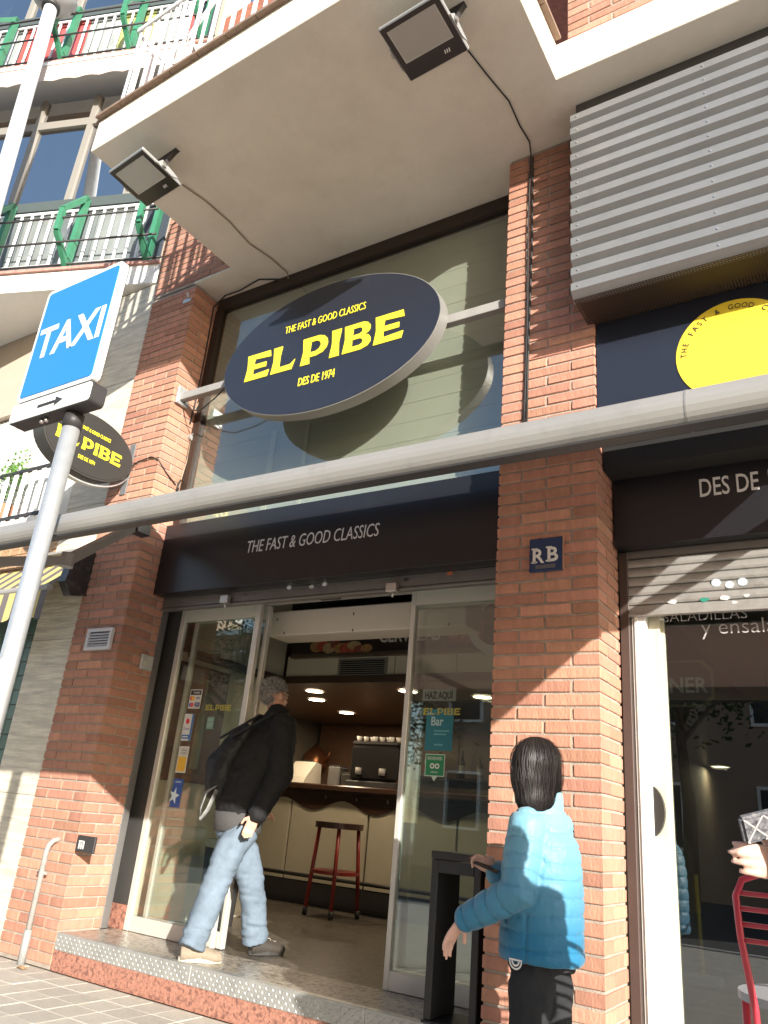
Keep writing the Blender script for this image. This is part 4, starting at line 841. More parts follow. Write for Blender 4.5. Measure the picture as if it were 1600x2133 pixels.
# ------------------------------------------------------------------ taxi stand sign
TY = -2.0
TX = thing('taxi_sign', (-3.01, TY, 0), 'blue taxi stand sign with arrow plate on a galvanised pole', 'sign')
TXX = onY(140, 900, TY).x
M_TAXI = mat('taxi_blue', (.025, .20, .50), .35, spec=.4); M_TWHITE = mat('sign_white', (.80, .80, .78), .4)
x0, x1, z0, z1 = -3.425, -2.835, 2.85, 3.518
def rbox(name, x0, x1, y0, y1, z0, z1, r, m, parent):
    pts = []
    for cx, cz, a0 in ((x1-r, z1-r, 0), (x0+r, z1-r, 90), (x0+r, z0+r, 180), (x1-r, z0+r, 270)):
        for k in range(5): t = math.radians(a0+k*22.5); pts.append((cx+r*math.cos(t), y0, cz+r*math.sin(t)))
    b = bmesh.new(); prism(b, pts, (0, y1-y0, 0)); return obj(name, b, m, parent)
rbox('panel', x0, x1, TY-.05, TY-.018, z0, z1, .03, M_TWHITE, TX)
rbox('blue_field', x0+.022, x1-.022, TY-.0535, TY-.0502, z0+.022, z1-.022, .02, M_TAXI, TX)
text('lettering', 'TAXI', ((x0+x1)/2, TY-.0536, 3.09), XA, ZA, .185, M_TWHITE, TX, width=.50, depth=.0015, bold=.018)
rbox('arrow_plate_edge', x0-.015, x1+.005, TY-.048, TY+.03, z0-.115, z0-.008, .02, M_DARKMET, TX)
rbox('arrow_plate', x0-.010, x1+.0, TY-.053, TY-.0485, z0-.110, z0-.013, .018, M_TWHITE, TX)
b = bmesh.new(); cz = z0-.062; ax_ = (x0+x1)/2
prism(b, [(ax_-.09, TY-.0535, cz-.008), (ax_+.045, TY-.0535, cz-.008), (ax_+.04, TY-.0535, cz-.026), (ax_+.10, TY-.0535, cz), (ax_+.04, TY-.0535, cz+.026), (ax_+.045, TY-.0535, cz+.008), (ax_-.09, TY-.0535, cz+.008)], (0, -.002, 0)); obj('arrow', b, M_DARKMET, TX)
T('pole', [(TXX, TY+.015, 0), (TXX, TY+.015, z0-.05)], .04, M_GALV, TX, 24)
T('collar', [(TXX, TY+.015, z0-.19), (TXX, TY+.015, z0-.116)], .044, M_DARKMET, TX, 24)
for dx in (-.10, -.065): T('bolt', [(ax_+dx+.02, TY-.02, z0-.116), (ax_+dx+.02, TY-.02, z0-.135)], .010, M_ALU, TX, 8)
B('base_plate', TXX-.10, TXX+.10, TY-.085, TY+.115, 0.001, .012, M_GALV, TX)
rr = random.Random(8)
for k in range(3):                                # torn poster remains glued round the pole
    q = onY(18-k*9, 1420+k*35, TY-.03); b = bmesh.new(); zc = q.z; n = 9; row0 = []; row1 = []
    for i in range(n):
        a = math.radians(-150+k*12+i*13); rr_ = .0415
        row0.append(b.verts.new((TXX+rr_*math.cos(a), TY+.015+rr_*math.sin(a), zc-.06-rr.uniform(0, .05)))); row1.append(b.verts.new((TXX+rr_*math.cos(a), TY+.015+rr_*math.sin(a), zc+.06+rr.uniform(0, .05))))
    for i in range(n-1): b.faces.new((row0[i], row0[i+1], row1[i+1], row1[i]))
    obj('torn_paper', b, mat('torn_paper', (.62, .62, .60), .8, var=.15, vscale=40), TX)
# street lamp beyond
LP = thing('street_lamp', (-6.9, -1.05, 0), 'tall white street lamp post in front of the green railings', 'street lamp')
pa, pb_ = onY(105, 20, -1.05), onY(8, 360, -1.05); d = (pa-pb_).normalized()
bt = pb_-d*((pb_.z)/d.z)
T('post', [(bt.x, bt.y, 0), pb_, pa+d*.05], [.085, .075, .072], mat('lamp_post_paint', (.62, .65, .66), .45, var=.08, vscale=12, dirt=.2, dscale=14), LP, 20)
B('post_base', bt.x-.16, bt.x+.16, bt.y-.16, bt.y+.16, .001, .03, M_GALV, LP, .004)
tp = pa+d*.08
bb = bmesh.new(); tube(bb, [tp-d*.02, tp+d*.06, tp+d*.16, tp+d*.24], [.10, .20, .26, .22], 20); obj('lamp_head', bb, mat('lamp_head', (.30, .30, .30), .5), LP, smooth=True)
T('lamp_collar', [tp-d*.07, tp], .10, M_DARKMET, LP, 20)
# black stand by the pier
SD = thing('black_stand', (-1.95, .15, ST), 'black metal panel stand on the step beside the brick pier', 'stand')
M_STAND = mat('stand_black', (.022, .021, .022), .5, var=.1)
B('side_panel', -2.085, -2.045, .03, .29, ST+.013, .945, M_STAND, SD, .004); B('side_panel', -1.842, -1.802, .03, .29, ST+.013, .945, M_STAND, SD, .004)
B('top', -2.088, -1.799, .025, .295, .947, .985, M_STAND, SD, .004); B('front_rail', -2.043, -1.844, .03, .05, .885, .944, M_STAND, SD)
B('base', -2.09, -1.795, .02, .30, ST+.001, ST+.011, M_STAND, SD)
# red terrace stool
RT = thing('red_bar_chair', (-.28, -1.05, 0), 'red tubular metal bar chair with ribbed back on the terrace', 'chair')
M_RED = mat('red_tube', (.50, .03, .05), .35, coat=.3)
cc = Vector((-.20, -1.12, 0))       # seat centre
def RC(a, b_, z): return cc+Vector((a*math.cos(.25)-b_*math.sin(.25), a*math.sin(.25)+b_*math.cos(.25), z))
back = [RC(-.20, .02, .02), RC(-.205, .0, .40), RC(-.21, -.02, .72), RC(-.235, -.03, .90), RC(-.24, -.03, 1.0), RC(-.22, -.03, 1.045), RC(-.17, -.03, 1.065), RC(.0, -.03, 1.07), RC(.17, -.03, 1.065), RC(.22, -.03, 1.045), RC(.24, -.03, 1.0), RC(.235, -.03, .90), RC(.21, -.02, .72), RC(.205, .0, .40), RC(.20, .02, .02)]
T('back_frame', back, .0098, M_RED, RT, 12)
for z in (1.01, .97, .93, .89):
    w = .235-.004*(z < .95); T('back_slat', [RC(-w, -.03, z), RC(-.1, -.05, z), RC(.1, -.05, z), RC(w, -.03, z)], .007, M_RED, RT, 8)
T('front_leg', [RC(-.20, .36, .0), RC(-.20, .34, .72)], .0125, M_RED, RT, 12); T('front_leg', [RC(.20, .36, .0), RC(.20, .34, .72)], .0125, M_RED, RT, 12)
b = bmesh.new(); disc(b, RC(0, .17, .72), XA, YA, .235, .22, 32, (0, 0, .022)); obj('seat', b, mat('seat_grey', (.33, .34, .35), .5), RT)
T('foot_ring', [RC(.2*math.sqrt(2)*math.cos(t)*.75, .18+.2*math.sin(t), .30) for t in [k*math.pi/12 for k in range(25)]], .009, M_RED, RT, 8)
# ------------------------------------------------------------------ neighbouring apartment building with wedge balconies
NB = thing('apartment_building', (-8, .3, 0), 'apartment building with green railed wedge balconies next to the brick pier', 'building')
M_TRAV = mat('travertine', (.60, .55, .45), .6, var=.32, vscale=4, bump=.6, bscale=14, stretch=(.6, .6, 7), dirt=.5, dscale=4, dcol=(.44, .40, .34))
M_BEIGE = mat('beige_render', (.50, .42, .33), .9, var=.05, vscale=3, bump=.15, bscale=150)
M_NWHITE = mat('neighbour_white', (.78, .77, .73), .8, var=.03)
B('wall', -14, -6.02, .06, .36, 3.4, 14, M_BEIGE, NB); B('wall', -14, -6.02, .06, .36, 0, 3.398, M_SHELL, NB); B('wall', -6.02, -5.476, .07, .36, 0, 14, M_BEIGE, NB)
z = 0
for h in (1.05, 1.2, 1.2, 1.25, 1.08):
    B('travertine_slab', -6.02, -5.476, .016+random.uniform(0, .003), .068, z+.001, z+h-.002, M_TRAV, NB, .002); z += h
M_GTILE = mat('green_tile', (.09, .15, .13), .25, var=.15, vscale=5, rnd=.2)
gm = []
for w in (.114,):
    b = bmesh.new(); box(b, -w/2, w/2, -.006, .006, -.057, .057, .003); me = bpy.data.meshes.new('tile'); b.to_mesh(me); b.free(); me.materials.append(M_GTILE)
for i in range(7):
    for j in range(21): obj('tile', me, None, NB, (-6.085-i*.119, .05, .12+j*.119))
pt = bpy.data.materials.new('patterned_tile'); pt.use_nodes = True; N = pt.node_tree.nodes; L = pt.node_tree.links
tc = N.new('ShaderNodeTexCoord'); vo = N.new('ShaderNodeTexVoronoi'); vo.inputs['Scale'].default_value = 34; vo.distance = 'MANHATTAN'; L.new(tc.outputs['Object'], vo.inputs['Vector'])
cr = N.new('ShaderNodeValToRGB'); cr.color_ramp.elements[0].color = (.10, .05, .03, 1); cr.color_ramp.elements[1].color = (.42, .26, .14, 1); cr.color_ramp.elements[0].position = .2; cr.color_ramp.elements[1].position = .42
L.new(vo.outputs['Distance'], cr.inputs[0]); L.new(cr.outputs[0], N['Principled BSDF'].inputs['Base Color']); N['Principled BSDF'].inputs['Roughness'].default_value = .4
b = bmesh.new(); box(b, -.073, .073, -.006, .006, -.073, .073, .003); me2 = bpy.data.meshes.new('patterned_tile'); b.to_mesh(me2); b.free(); me2.materials.append(pt)
for i in range(8):
    for j in range(5): obj('tile', me2, None, NB, (-6.10-i*.15, .052, 2.72+j*.15))
# first floor: roller blind, white pier, low railing
B('white_pier', -6.74, -6.022, .02, .058, 3.42, 4.70, M_NWHITE, NB)
B('lintel', -9.5, -6.022, -.03, .058, 4.70, 5.10, mat('lintel_beige', (.48, .40, .32), .9, var=.05), NB)
for k in range(17): B('blind_slat', -9.4, -6.745, .035-(k % 2)*.0, .058, 3.42+k*.075, 3.42+k*.075+.070, M_NWHITE, NB, .008)
FR = tag(bpy.data.objects.new('low_railing', None)); COL.objects.link(FR); FR.location = (-6.8, -.1, 3.4); attach(FR, NB); PBASE[FR.name] = Vector(FR.location)
B('top_rail', -9, -5.99, -.12, -.08, 3.875, 3.90, M_DARKMET, FR); B('bottom_rail', -9, -5.99, -.115, -.085, 3.395, 3.425, M_DARKMET, FR)
for k in range(20): B('baluster', -6.08-k*.145, -6.02-k*.145, -.108, -.096, 3.36, 3.875, M_WHITEMET, FR)
B('floor_edge', -9, -6.022, -.14, .05, 3.30, 3.358, M_NWHITE, NB)
PL = thing('potted_plant', (-6.93, -.04, 3.36), 'bright green potted plant on the low white railed balcony', 'plant')
b = bmesh.new(); tube(b, [(-6.93, -.03, 3.36), (-6.93, -.03, 3.6)], [.06, .08], 14); obj('pot', b, mat('pot_clay', (.35, .16, .09), .8), PL)
b = bmesh.new(); rr = random.Random(4)
for k in range(260):
    c = Vector((-6.95, -.03, 3.90))+Vector((rr.gauss(0, .07), rr.gauss(0, .05), rr.gauss(0, .12))); d = Vector((rr.uniform(-1, 1), rr.uniform(-1, 1), rr.uniform(-.3, 1))).normalized(); e = d.cross(Vector((rr.uniform(-1, 1), rr.uniform(-1, 1), rr.uniform(-1, 1)))).normalized()
    b.faces.new([b.verts.new(p) for p in (c, c+d*.025+e*.012, c+d*.055, c+d*.025-e*.012)])
tag(obj('leaves', b, mat('leaf_light', (.10, .22, .04), .6, rnd=0, var=.3, vscale=40), PL), kind='stuff')
# wedge balconies
WA = Vector((-5.56, .04, 0)); WU = Vector((-math.cos(math.radians(20)), -math.sin(math.radians(20)), 0)); WN = Vector((math.sin(math.radians(20)), -math.cos(math.radians(20)), 0))
def W(s, z, off=0.): return WA+WU*s+WN*off+ZA*z
M_GREEN = mat('green_paint', (.045, .20, .11), .45, var=.1, vscale=8, dirt=.2, dscale=10)
M_PINK = mat('tile_coping', (.42, .22, .18), .8, var=.25, vscale=15)
M_FROST = mat('frosted_panel', (.55, .58, .56), .25, var=.25, vscale=2.2, stretch=(2, 2, .6))
M_GALLERY = glass('gallery_glass', (.34, .37, .40), .0, 1.4, .58)
def wedge_balcony(zt, smax, coloured):
    bal = tag(bpy.data.objects.new('wedge_balcony', None)); COL.objects.link(bal); bal.location = (-7, -.2, zt); attach(bal, NB); PBASE[bal.name] = Vector(bal.location)
    s1 = smax; E_ = W(s1, 0)
    b = bmesh.new(); prism(b, [W(0, zt-.26), W(s1, zt-.26), Vector((E_.x, .055, zt-.26)), Vector((-5.56, .055, zt-.26))], (0, 0, .23)); obj('slab', b, M_NWHITE, bal)
    s = 0.0
    while s < s1-.1:
        b = bmesh.new(); bar(b, W(s+.003, zt-.013, .005), W(min(s+.33, s1)-.003, zt-.013, .005), .05, .032); obj('coping_tile', b, M_PINK, bal); s += .33
    s = .12; k = 0
    while s < s1:
        b = bmesh.new(); bar(b, W(s, zt+.14, -.10), W(s, zt+.86, -.10), .012, .028, up=WU); obj('baluster', b, M_WHITEMET, bal); s += .128; k += 1
    for z in (zt+.14, zt+.87): BAR('rail', W(.08, z, -.094), W(s1, z, -.094), .016, .03, M_WHITEMET, bal)
    cols = [(.15, .17, .17), (.19, .205, .20)] if not coloured else [(.5, .08, .07), (.30, .32, .31), (.36, .38, .14), (.3, .32, .31), (.48, .1, .1)]
    n = 9
    for k in range(n):
        c = cols[k % len(cols)]
        b = bmesh.new(); bar(b, W(.06+k*(s1-.06)/n+.004, zt+.49, -.15-.002*(k % 2)), W(.06+(k+1)*(s1-.06)/n-.004, zt+.49, -.15-.002*(k % 2)), .012, .90)
        obj('infill_panel', b, mat('panel_%.2f_%.2f' % (c[0], c[2]), c, .3, var=.3, vscale=2.2, stretch=(2, 2, .6)), bal)
    for s in [.16+.92*k for k in range(int(s1/.92)+1)]:
        pts = [W(s, zt+.02, .0), W(s, zt+.96, -.02), W(s, zt+.55, .26), W(s, zt+.27, .26), W(s, zt+.02, .0)]
        fr = None
        for k, (p, q) in enumerate(zip(pts, pts[1:])):
            b = bmesh.new(); bar(b, p, q, .055, .05 if k else .07, up=WN.cross(ZA).cross((q-p)) if False else (ZA if abs((q-p).normalized().z) < .9 else WN)); o = obj('planter_frame' if k == 0 else 'frame_bar', b, M_GREEN, bal if fr is None else fr)
            fr = fr or o
    for z, off in ((zt+.43, .26), (zt+.17, .20), (zt+.03, .03)):
        T('planter_rod', [W(-.02, z, off), W(s1, z, off)], .011, M_DARKMET, bal, 8)
    # glazed gallery above the railing
    gz = zt+.95
    BAR('gallery_beam', W(.1, gz+.02, -.12), W(s1, gz+.02, -.12), .08, .13, mat('beam_dark', (.07, .085, .08), .5), bal)
    for k in range(6):
        s = .68+.72*k
        if s > s1: break
        BAR('mullion', W(s, gz+.08, -.12), W(s, zt+2.64, -.12), .07, .075, mat('mullion_grey', (.24, .22, .19), .5), bal, up=WN)
    BAR('transom', W(.1, zt+2.22, -.118), W(s1, zt+2.22, -.118), .072, .11, MATS['mullion_grey'], bal)
    for k in range(6):
        a, c = max(.1, .72*k-.04+.035), min(s1, .68+.72*k-.035)
        if a >= c: break
        for z0, z1 in ((gz+.085, zt+2.165), (zt+2.275, zt+2.62)):
            b = bmesh.new(); prism(b, [W(a, z0, -.12), W(c, z0, -.12), W(c, z1, -.12), W(a, z1, -.12)], -WN*.006); obj('pane', b, M_GALLERY, bal)
    for k in range(6):
        a = .12+.72*k; n_ = 14; b = bmesh.new(); wv = [(b.verts.new(W(a+.30*i/n_, gz+.12, -.20+.012*math.sin(i*2.1))), b.verts.new(W(a+.30*i/n_, zt+2.15, -.20+.012*math.sin(i*2.1)))) for i in range(n_+1)]
        for p_, q_ in zip(wv, wv[1:]): b.faces.new((p_[0], q_[0], q_[1], p_[1]))
        obj('curtain', b, mat('curtain_cream', (.55, .52, .46), .9), bal, smooth=True)
    B('gallery_back', WA.x-WU.x*0-s1, -5.6, .045, .058, zt, zt+2.9, mat('gallery_inside', (.05, .06, .08), .8), bal)
    # blind / awning valance under the next slab
    b = bmesh.new(); n = 70; top = []; bot = []
    for k in range(n+1):
        s = .15+(s1-.15)*k/n; top.append(b.verts.new(W(s, zt+2.84, .20))); bot.append(b.verts.new(W(s, zt+2.56+.03*abs(math.sin(s*math.pi/.30)), .21)))
    for k in range(n): b.faces.new((top[k], top[k+1], bot[k+1], bot[k]))
    obj('awning_valance', b, mat('valance_pink', (.62, .48, .40), .8), bal)
    BAR('awning_box', W(.1, zt+2.87, .10), W(s1, zt+2.87, .10), .22, .05, M_NWHITE, bal)
wedge_balcony(6.09, 4.2, False)
wedge_balcony(9.27, 4.2, True)
brick_field('corner_brickwork', NB, -5.56, -5.478, .045, 6.10, 9.0, depth=.02)
# small striped awning over the green tiled shop
SA = thing('striped_awning', (-6.6, -.1, 2.6), 'small yellow and grey striped awning over the green tiled shop', 'awning')
xr = onY(110, 1195, -.28).x; xl = -8.6
M_STY = mat('awning_yellow', (.62, .50, .17), .8, var=.05); M_STG = mat('awning_grey', (.14, .12, .12), .8, var=.05)
x = xr; k = 0
while x > xl:
    w = .085
    b = bmesh.new(); ring = [(.0, 2.90), (-.26, 2.63), (-.285, 2.58), (-.29, 2.42), (-.29, 2.33+.035*abs(math.sin((x-xr)*6)))]
    A = [b.verts.new((x, y-.004, z)) for y, z in ring]; C_ = [b.verts.new((x-w, y-.004, (z if i < 4 else 2.33+.035*abs(math.sin((x-w-xr)*6))))) for i, (y, z) in enumerate(ring)]
    for i in range(4): b.faces.new((A[i], A[i+1], C_[i+1], C_[i]))
    obj('stripe', b, M_STG if k % 2 == 0 else M_STY, SA); x -= w; k += 1
b = bmesh.new(); disc(b, (xl, -.275, 2.60), YA, ZA, .028, .028, 12, (xr-xl, 0, 0)); obj('front_bar', b, M_GREYMET, SA)
b = bmesh.new(); prism(b, [(xr+.005, .01, 2.98), (xr+.005, -.12, 2.96), (xr+.005, -.20, 2.80), (xr+.005, -.22, 2.66), (xr+.005, -.14, 2.56), (xr+.005, .01, 2.6)], (.09, 0, 0)); obj('end_cover', b, mat('end_cover', (.03, .028, .028), .3, dirt=.4, dscale=20, dcol=(.2, .2, .2)), SA, smooth=False)
B('top_cover', xl, xr+.09, -.10, .01, 2.97, 2.99, M_GREYMET, SA)

# ------------------------------------------------------------------ across the street (seen in the panes): trees and houses
def house(x0, x1, y0, h, col, lab):
    t = thing('street_house', ((x0+x1)/2, y0, -.15), lab, 'building', 'houses across the street')
    B('wall', x0, x1, y0-8, y0, -.15, h, mat('house_%.2f' % col[0], col, .9, var=.06), t)
    B('cornice', x0-.2, x1+.2, y0-8, y0+.25, h, h+.3, M_NWHITE, t)
    n = int((x1-x0)/3)
    for i in range(n):
        for j in range(int(h/3.2)):
            x = x0+1.0+i*3.0; z = 1.0+j*3.2; w = B('window', x, x+1.2, y0, y0+.06, z, z+1.7, M_NWHITE, t); B('pane', x+.08, x+1.12, y0+.061, y0+.07, z+.08, z+1.62, M_DARKMET, w)
house(-52, -38, -27, 13, (.48, .38, .28), 'tall cream house across the street reflected in the panes')
house(-37.5, -26, -27, 10, (.40, .22, .15), 'lower red house across the street reflected in the panes')
house(-13, 10, -18, 12, (.30, .22, .16), 'broad brown house across the street reflected in the bar window')
M_BARK = mat('bark', (.10, .08, .06), .9, var=.3, bump=.6, bscale=30); M_LEAF = mat('foliage', (.05, .085, .03), .7, var=.4, vscale=3)
def tree(x, y, h, seed, lab):
    rr = random.Random(seed); t = thing('street_tree', (x, y, -.012), lab, 'tree', 'trees across the street')
    b = bmesh.new(); tube(b, [(x, y, -.01), (x+.05, y, h*.3), (x-.05, y+.05, h*.55), (x, y, h*.85)], [.16, .13, .09, .03], 10); limbs = []
    for k in range(7):
        a = rr.uniform(0, 6.28); z0 = h*rr.uniform(.35, .7); L_ = h*rr.uniform(.18, .3); e = Vector((x+math.cos(a)*L_, y+math.sin(a)*L_, z0+L_*.8)); limbs.append(e); tube(b, [(x, y, z0), Vector((x, y, z0)).lerp(e, .5)+Vector((0, 0, .1)), e], [.06, .04, .015], 6)
    obj('trunk', b, M_BARK, t)
    b = bmesh.new()
    for k in range(3200):
        c = rr.choice(limbs+[Vector((x, y, h*.85))])+Vector((rr.gauss(0, .55), rr.gauss(0, .55), rr.gauss(0, .5))); d = Vector((rr.uniform(-1, 1), rr.uniform(-1, 1), rr.uniform(-1, .6))).normalized(); e = d.orthogonal().normalized(); s = rr.uniform(.05, .10)
        b.faces.new([b.verts.new(p) for p in (c, c+d*s+e*s*.5, c+d*s*2, c+d*s-e*s*.5)])
    tag(obj('crown', b, M_LEAF, t), kind='stuff')
tree(-10.5, -11, 6.5, 1, 'leafy street tree across the road before the red house'); tree(-15.5, -11.5, 7.2, 2, 'taller street tree across the road before the cream house'); tree(-3.5, -12, 6, 3, 'smaller street tree standing across the road')
# ------------------------------------------------------------------ people
def skin_to(name, b, voxel, m, parent, it=3, post=None):
    """Fuse overlapping limbs into one continuous surface (voxel remesh), smooth it, then shape it vertex by vertex."""
    bmesh.ops.recalc_face_normals(b, faces=b.faces)
    me = bpy.data.meshes.new('tmp'); b.to_mesh(me); b.free(); o = bpy.data.objects.new('tmp', me); COL.objects.link(o)
    r = o.modifiers.new('r', 'REMESH'); r.mode = 'VOXEL'; r.voxel_size = voxel
    s = o.modifiers.new('s', 'SMOOTH'); s.iterations = it; s.factor = .5
    dg = bpy.context.evaluated_depsgraph_get(); dg.update(); out = bpy.data.meshes.new_from_object(o.evaluated_get(dg)); bpy.data.objects.remove(o); bpy.data.meshes.remove(me)
    if post:
        nr = [v.normal.copy() for v in out.vertices]
        for v, n in zip(out.vertices, nr): v.co = v.co+n*post(v.co, n)
    out.materials.clear(); out.name = name
    return obj(name, out, m, parent, smooth=True)
def ball(b, c, r, q=None, n=16):
    r = r if isinstance(r, (tuple, list)) else (r, r, r); mt = Matrix.Translation(Vector(c)) @ (q.to_matrix().to_4x4() if q else Matrix.Identity(4)) @ Matrix.Diagonal((*r, 1))
    bmesh.ops.create_uvsphere(b, u_segments=n, v_segments=n//2+2, radius=1, matrix=mt)
def limb(b, pts, rs, ref=None, n=16):
    tube(b, pts, rs, n, ref=ref)
    for p, r in ((pts[0], rs[0]), (pts[-1], rs[-1])): ball(b, p, max(r) if isinstance(r, tuple) else r)
def hand(b, wrist, d, side, curl=.5, k=1.0, thumb=1):
    """d: along the palm, side: across towards the thumb."""
    wrist = Vector(wrist); d = Vector(d).normalized(); side = Vector(side); side = (side-d*side.dot(d)).normalized(); nrm = d.cross(side)*thumb
    tube(b, [wrist-d*.02, wrist+d*.02*k, wrist+d*.06*k, wrist+d*.09*k], [(.026*k, .019*k), (.032*k, .017*k), (.040*k, .015*k), (.037*k, .013*k)], 14, ref=side)
    for i, (o, L_) in enumerate(((.030, .070), (.0105, .078), (-.0095, .072), (-.0285, .056))):
        p = wrist+d*(.085-.004*abs(i-1))*k+side*o*k; a = 0; pts = [p]
        for j in range(3):
            a += curl*(.55+.25*j); p = p+(d*math.cos(a)+nrm*math.sin(a))*(L_*k*(.44, .31, .25)[j]); pts.append(p)
        limb(b, pts, [.0088*k, .0084*k, .0078*k, .0068*k], n=10)
    p = wrist+d*.02*k+side*.028*k; q = p+(d*.6+side*.7+nrm*.25).normalized()*.040*k; r = q+(d*.9+side*.2+nrm*.5).normalized()*.034*k
    limb(b, [p, q, r], [.0125*k, .0110*k, .0090*k], n=10)
def head(b, c, f, k=1.0):
    """Skull, jaw, nose, ears, brow; f = facing."""
    f = Vector(f).normalized(); s = f.cross(ZA).normalized(); u = s.cross(f); c = Vector(c); q = Matrix((s, f, u)).transposed().to_quaternion()
    ball(b, c+u*.02*k-f*.01*k, (.076*k, .097*k, .098*k), q, 24); ball(b, c-u*.05*k+f*.025*k, (.060*k, .068*k, .070*k), q, 20)
    ball(b, c-u*.095*k+f*.060*k, (.026*k, .022*k, .018*k), q); ball(b, c+f*.086*k+u*.018*k, (.050*k, .012*k, .014*k), q)
    tube(b, [c+f*.088*k+u*.012*k, c+f*.104*k-u*.012*k, c+f*.112*k-u*.032*k, c+f*.090*k-u*.042*k], [.008*k, .011*k, .014*k, .010*k], 8)
    ball(b, c+f*.089*k-u*.066*k, (.024*k, .010*k, .006*k), q); ball(b, c+f*.087*k-u*.076*k, (.021*k, .010*k, .006*k), q)
    for t in (-1, 1):
        ball(b, c+s*t*.076*k-u*.012*k-f*.012*k, (.010*k, .019*k, .032*k), q); ball(b, c+s*t*.030*k+f*.080*k+u*.0*k, (.013*k, .010*k, .008*k), q)
def eyes(parent, c, f, k=1.0):
    f = Vector(f).normalized(); s = f.cross(ZA).normalized(); u = s.cross(f)
    for t in (-1, 1):
        b = bmesh.new(); ball(b, Vector(c)+s*t*.030*k+f*.0865*k, .0085*k, None, 12); obj('eye', b, mat('eye_white', (.6, .58, .55), .3), parent, smooth=True)
def fold(scale, amp, seed):
    off = Vector((seed*7.1, seed*3.3, seed*5.7))
    return lambda co: amp*(noise.noise(co*scale+off)+.5*noise.noise(co*scale*2.3+off))
def seg_t(p, a, c):
    d = c-a; t = max(0, min(1, (p-a).dot(d)/d.length_squared)); return t, (p-(a+d*t)).length
def shoe(name, heel, toe, m, sole_m, parent, h=.10, lift=0.):
    heel = Vector(heel); toe = Vector(toe); d = (toe-heel); L_ = d.length; d.normalize(); s = d.cross(ZA).normalized()
    b = bmesh.new(); z = ZA
    tube(b, [heel+d*.01+z*.045, heel+d*.08+z*.05, heel+d*(L_*.55)+z*.042, heel+d*(L_*.85)+z*.032, heel+d*(L_-.005)+z*.026], [(.038, .045), (.044, .056), (.050, .046), (.047, .036), (.028, .024)], 16, ref=s)
    tube(b, [heel+d*.055+z*.05, heel+d*.05+z*(h+.01)], [(.036, .045), (.034, .042)], 14, ref=s)
    o = skin_to(name, b, .007, m, parent, 3)
    b = bmesh.new(); n = 20; pts = []
    for k in range(n):
        t = 2*math.pi*k/n; x = L_/2+L_*.495*math.cos(t); w = (.045 if x > L_*.45 else .039)*math.sin(t); pts.append(heel+d*x+s*w+z*.002)
    prism(b, pts, (0, 0, .024)); obj('sole', b, sole_m, o)
    for k in range(5):
        b = bmesh.new(); cx = heel+d*(.105+.022*k)+z*(.106-.0085*k); bar(b, cx-s*.022+d*.008*(-1)**k, cx+s*.022-d*.008*(-1)**k, .005, .004); obj('lace', b, mat('lace_pale', (.45, .42, .35), .8), o)
    return o
M_SKIN = mat('skin', (.56, .32, .23), .5, var=.06, vscale=20, spec=.35); M_SKIN2 = mat('skin_pale', (.62, .38, .30), .5, var=.05, vscale=20, spec=.35)

from mathutils.bvhtree import BVHTree
def strands(parent, hair_o, c, n, top, bot, m, seed, width=.0035, drift=.25, lift=.003):
    """Long locks laid over the hair volume: thin ribbons running down from the crown."""
    me = hair_o.data; bv = BVHTree.FromPolygons([v.co for v in me.vertices], [p.vertices[:] for p in me.polygons]); rr = random.Random(seed); b = bmesh.new()
    for k in range(n):
        a = rr.uniform(0, 2*math.pi); da = rr.gauss(0, drift); zt = c.z+rr.uniform(top*.55, top); fly = rr.random() < .12; zb = c.z+bot*rr.uniform(.80, 1.12); lf_ = lift*(rr.uniform(2.0, 5.0) if fly else rr.uniform(.2, 1.2)); width_ = .0016 if fly else width; prev = None; last = c; w = width_*rr.uniform(.5, 1.2)
        for i in range(13):
            t = i/12; z = zt+(zb-zt)*t; aa = a+da*t; d = Vector((math.cos(aa), math.sin(aa), 0)); h = bv.ray_cast(Vector((c.x, c.y, z))+d*.35, -d)
            if h[0] is None:
                if not prev: continue
                h = (last+Vector((d.x*.001, d.y*.001, (zb-zt)/12)), d)
            last = h[0]; p = h[0]+h[1]*(lf_*math.sin(math.pi*min(1, t+.15))+.0006); sd = d.cross(ZA); ww = w*(1-.75*max(0, t-.6)/.4)
            cur = (b.verts.new(p-sd*ww/2), b.verts.new(p+sd*ww/2+h[1]*.0008))
            if prev: b.faces.new((prev[0], prev[1], cur[1], cur[0]))
            prev = cur
    return tag(obj('strands', b, m, hair_o, smooth=True), kind='stuff')
def crop(hair_o, c, n, L_, flow, m, seed):
    """Short cropped hair: tapered blades standing off the scalp."""
    me = hair_o.data; rr = random.Random(seed); b = bmesh.new(); V = me.vertices
    for k in range(n):
        v = V[rr.randrange(len(V))]; nn = (v.co-c).normalized(); d = (nn*rr.uniform(.25, .6)+flow*rr.uniform(.5, 1)-ZA*.35*max(0, 1-nn.z)+Vector((rr.gauss(0, .3), rr.gauss(0, .3), rr.gauss(0, .25)))).normalized(); sd = d.cross(nn).normalized()*.0011; l = L_*rr.uniform(.6, 1.3)
        b.faces.new((b.verts.new(v.co-sd), b.verts.new(v.co+sd), b.verts.new(v.co+d*l*.6+nn*.003+sd*.6), b.verts.new(v.co+d*l+nn*.001)))
    return tag(obj('strands', b, m, hair_o), kind='stuff')
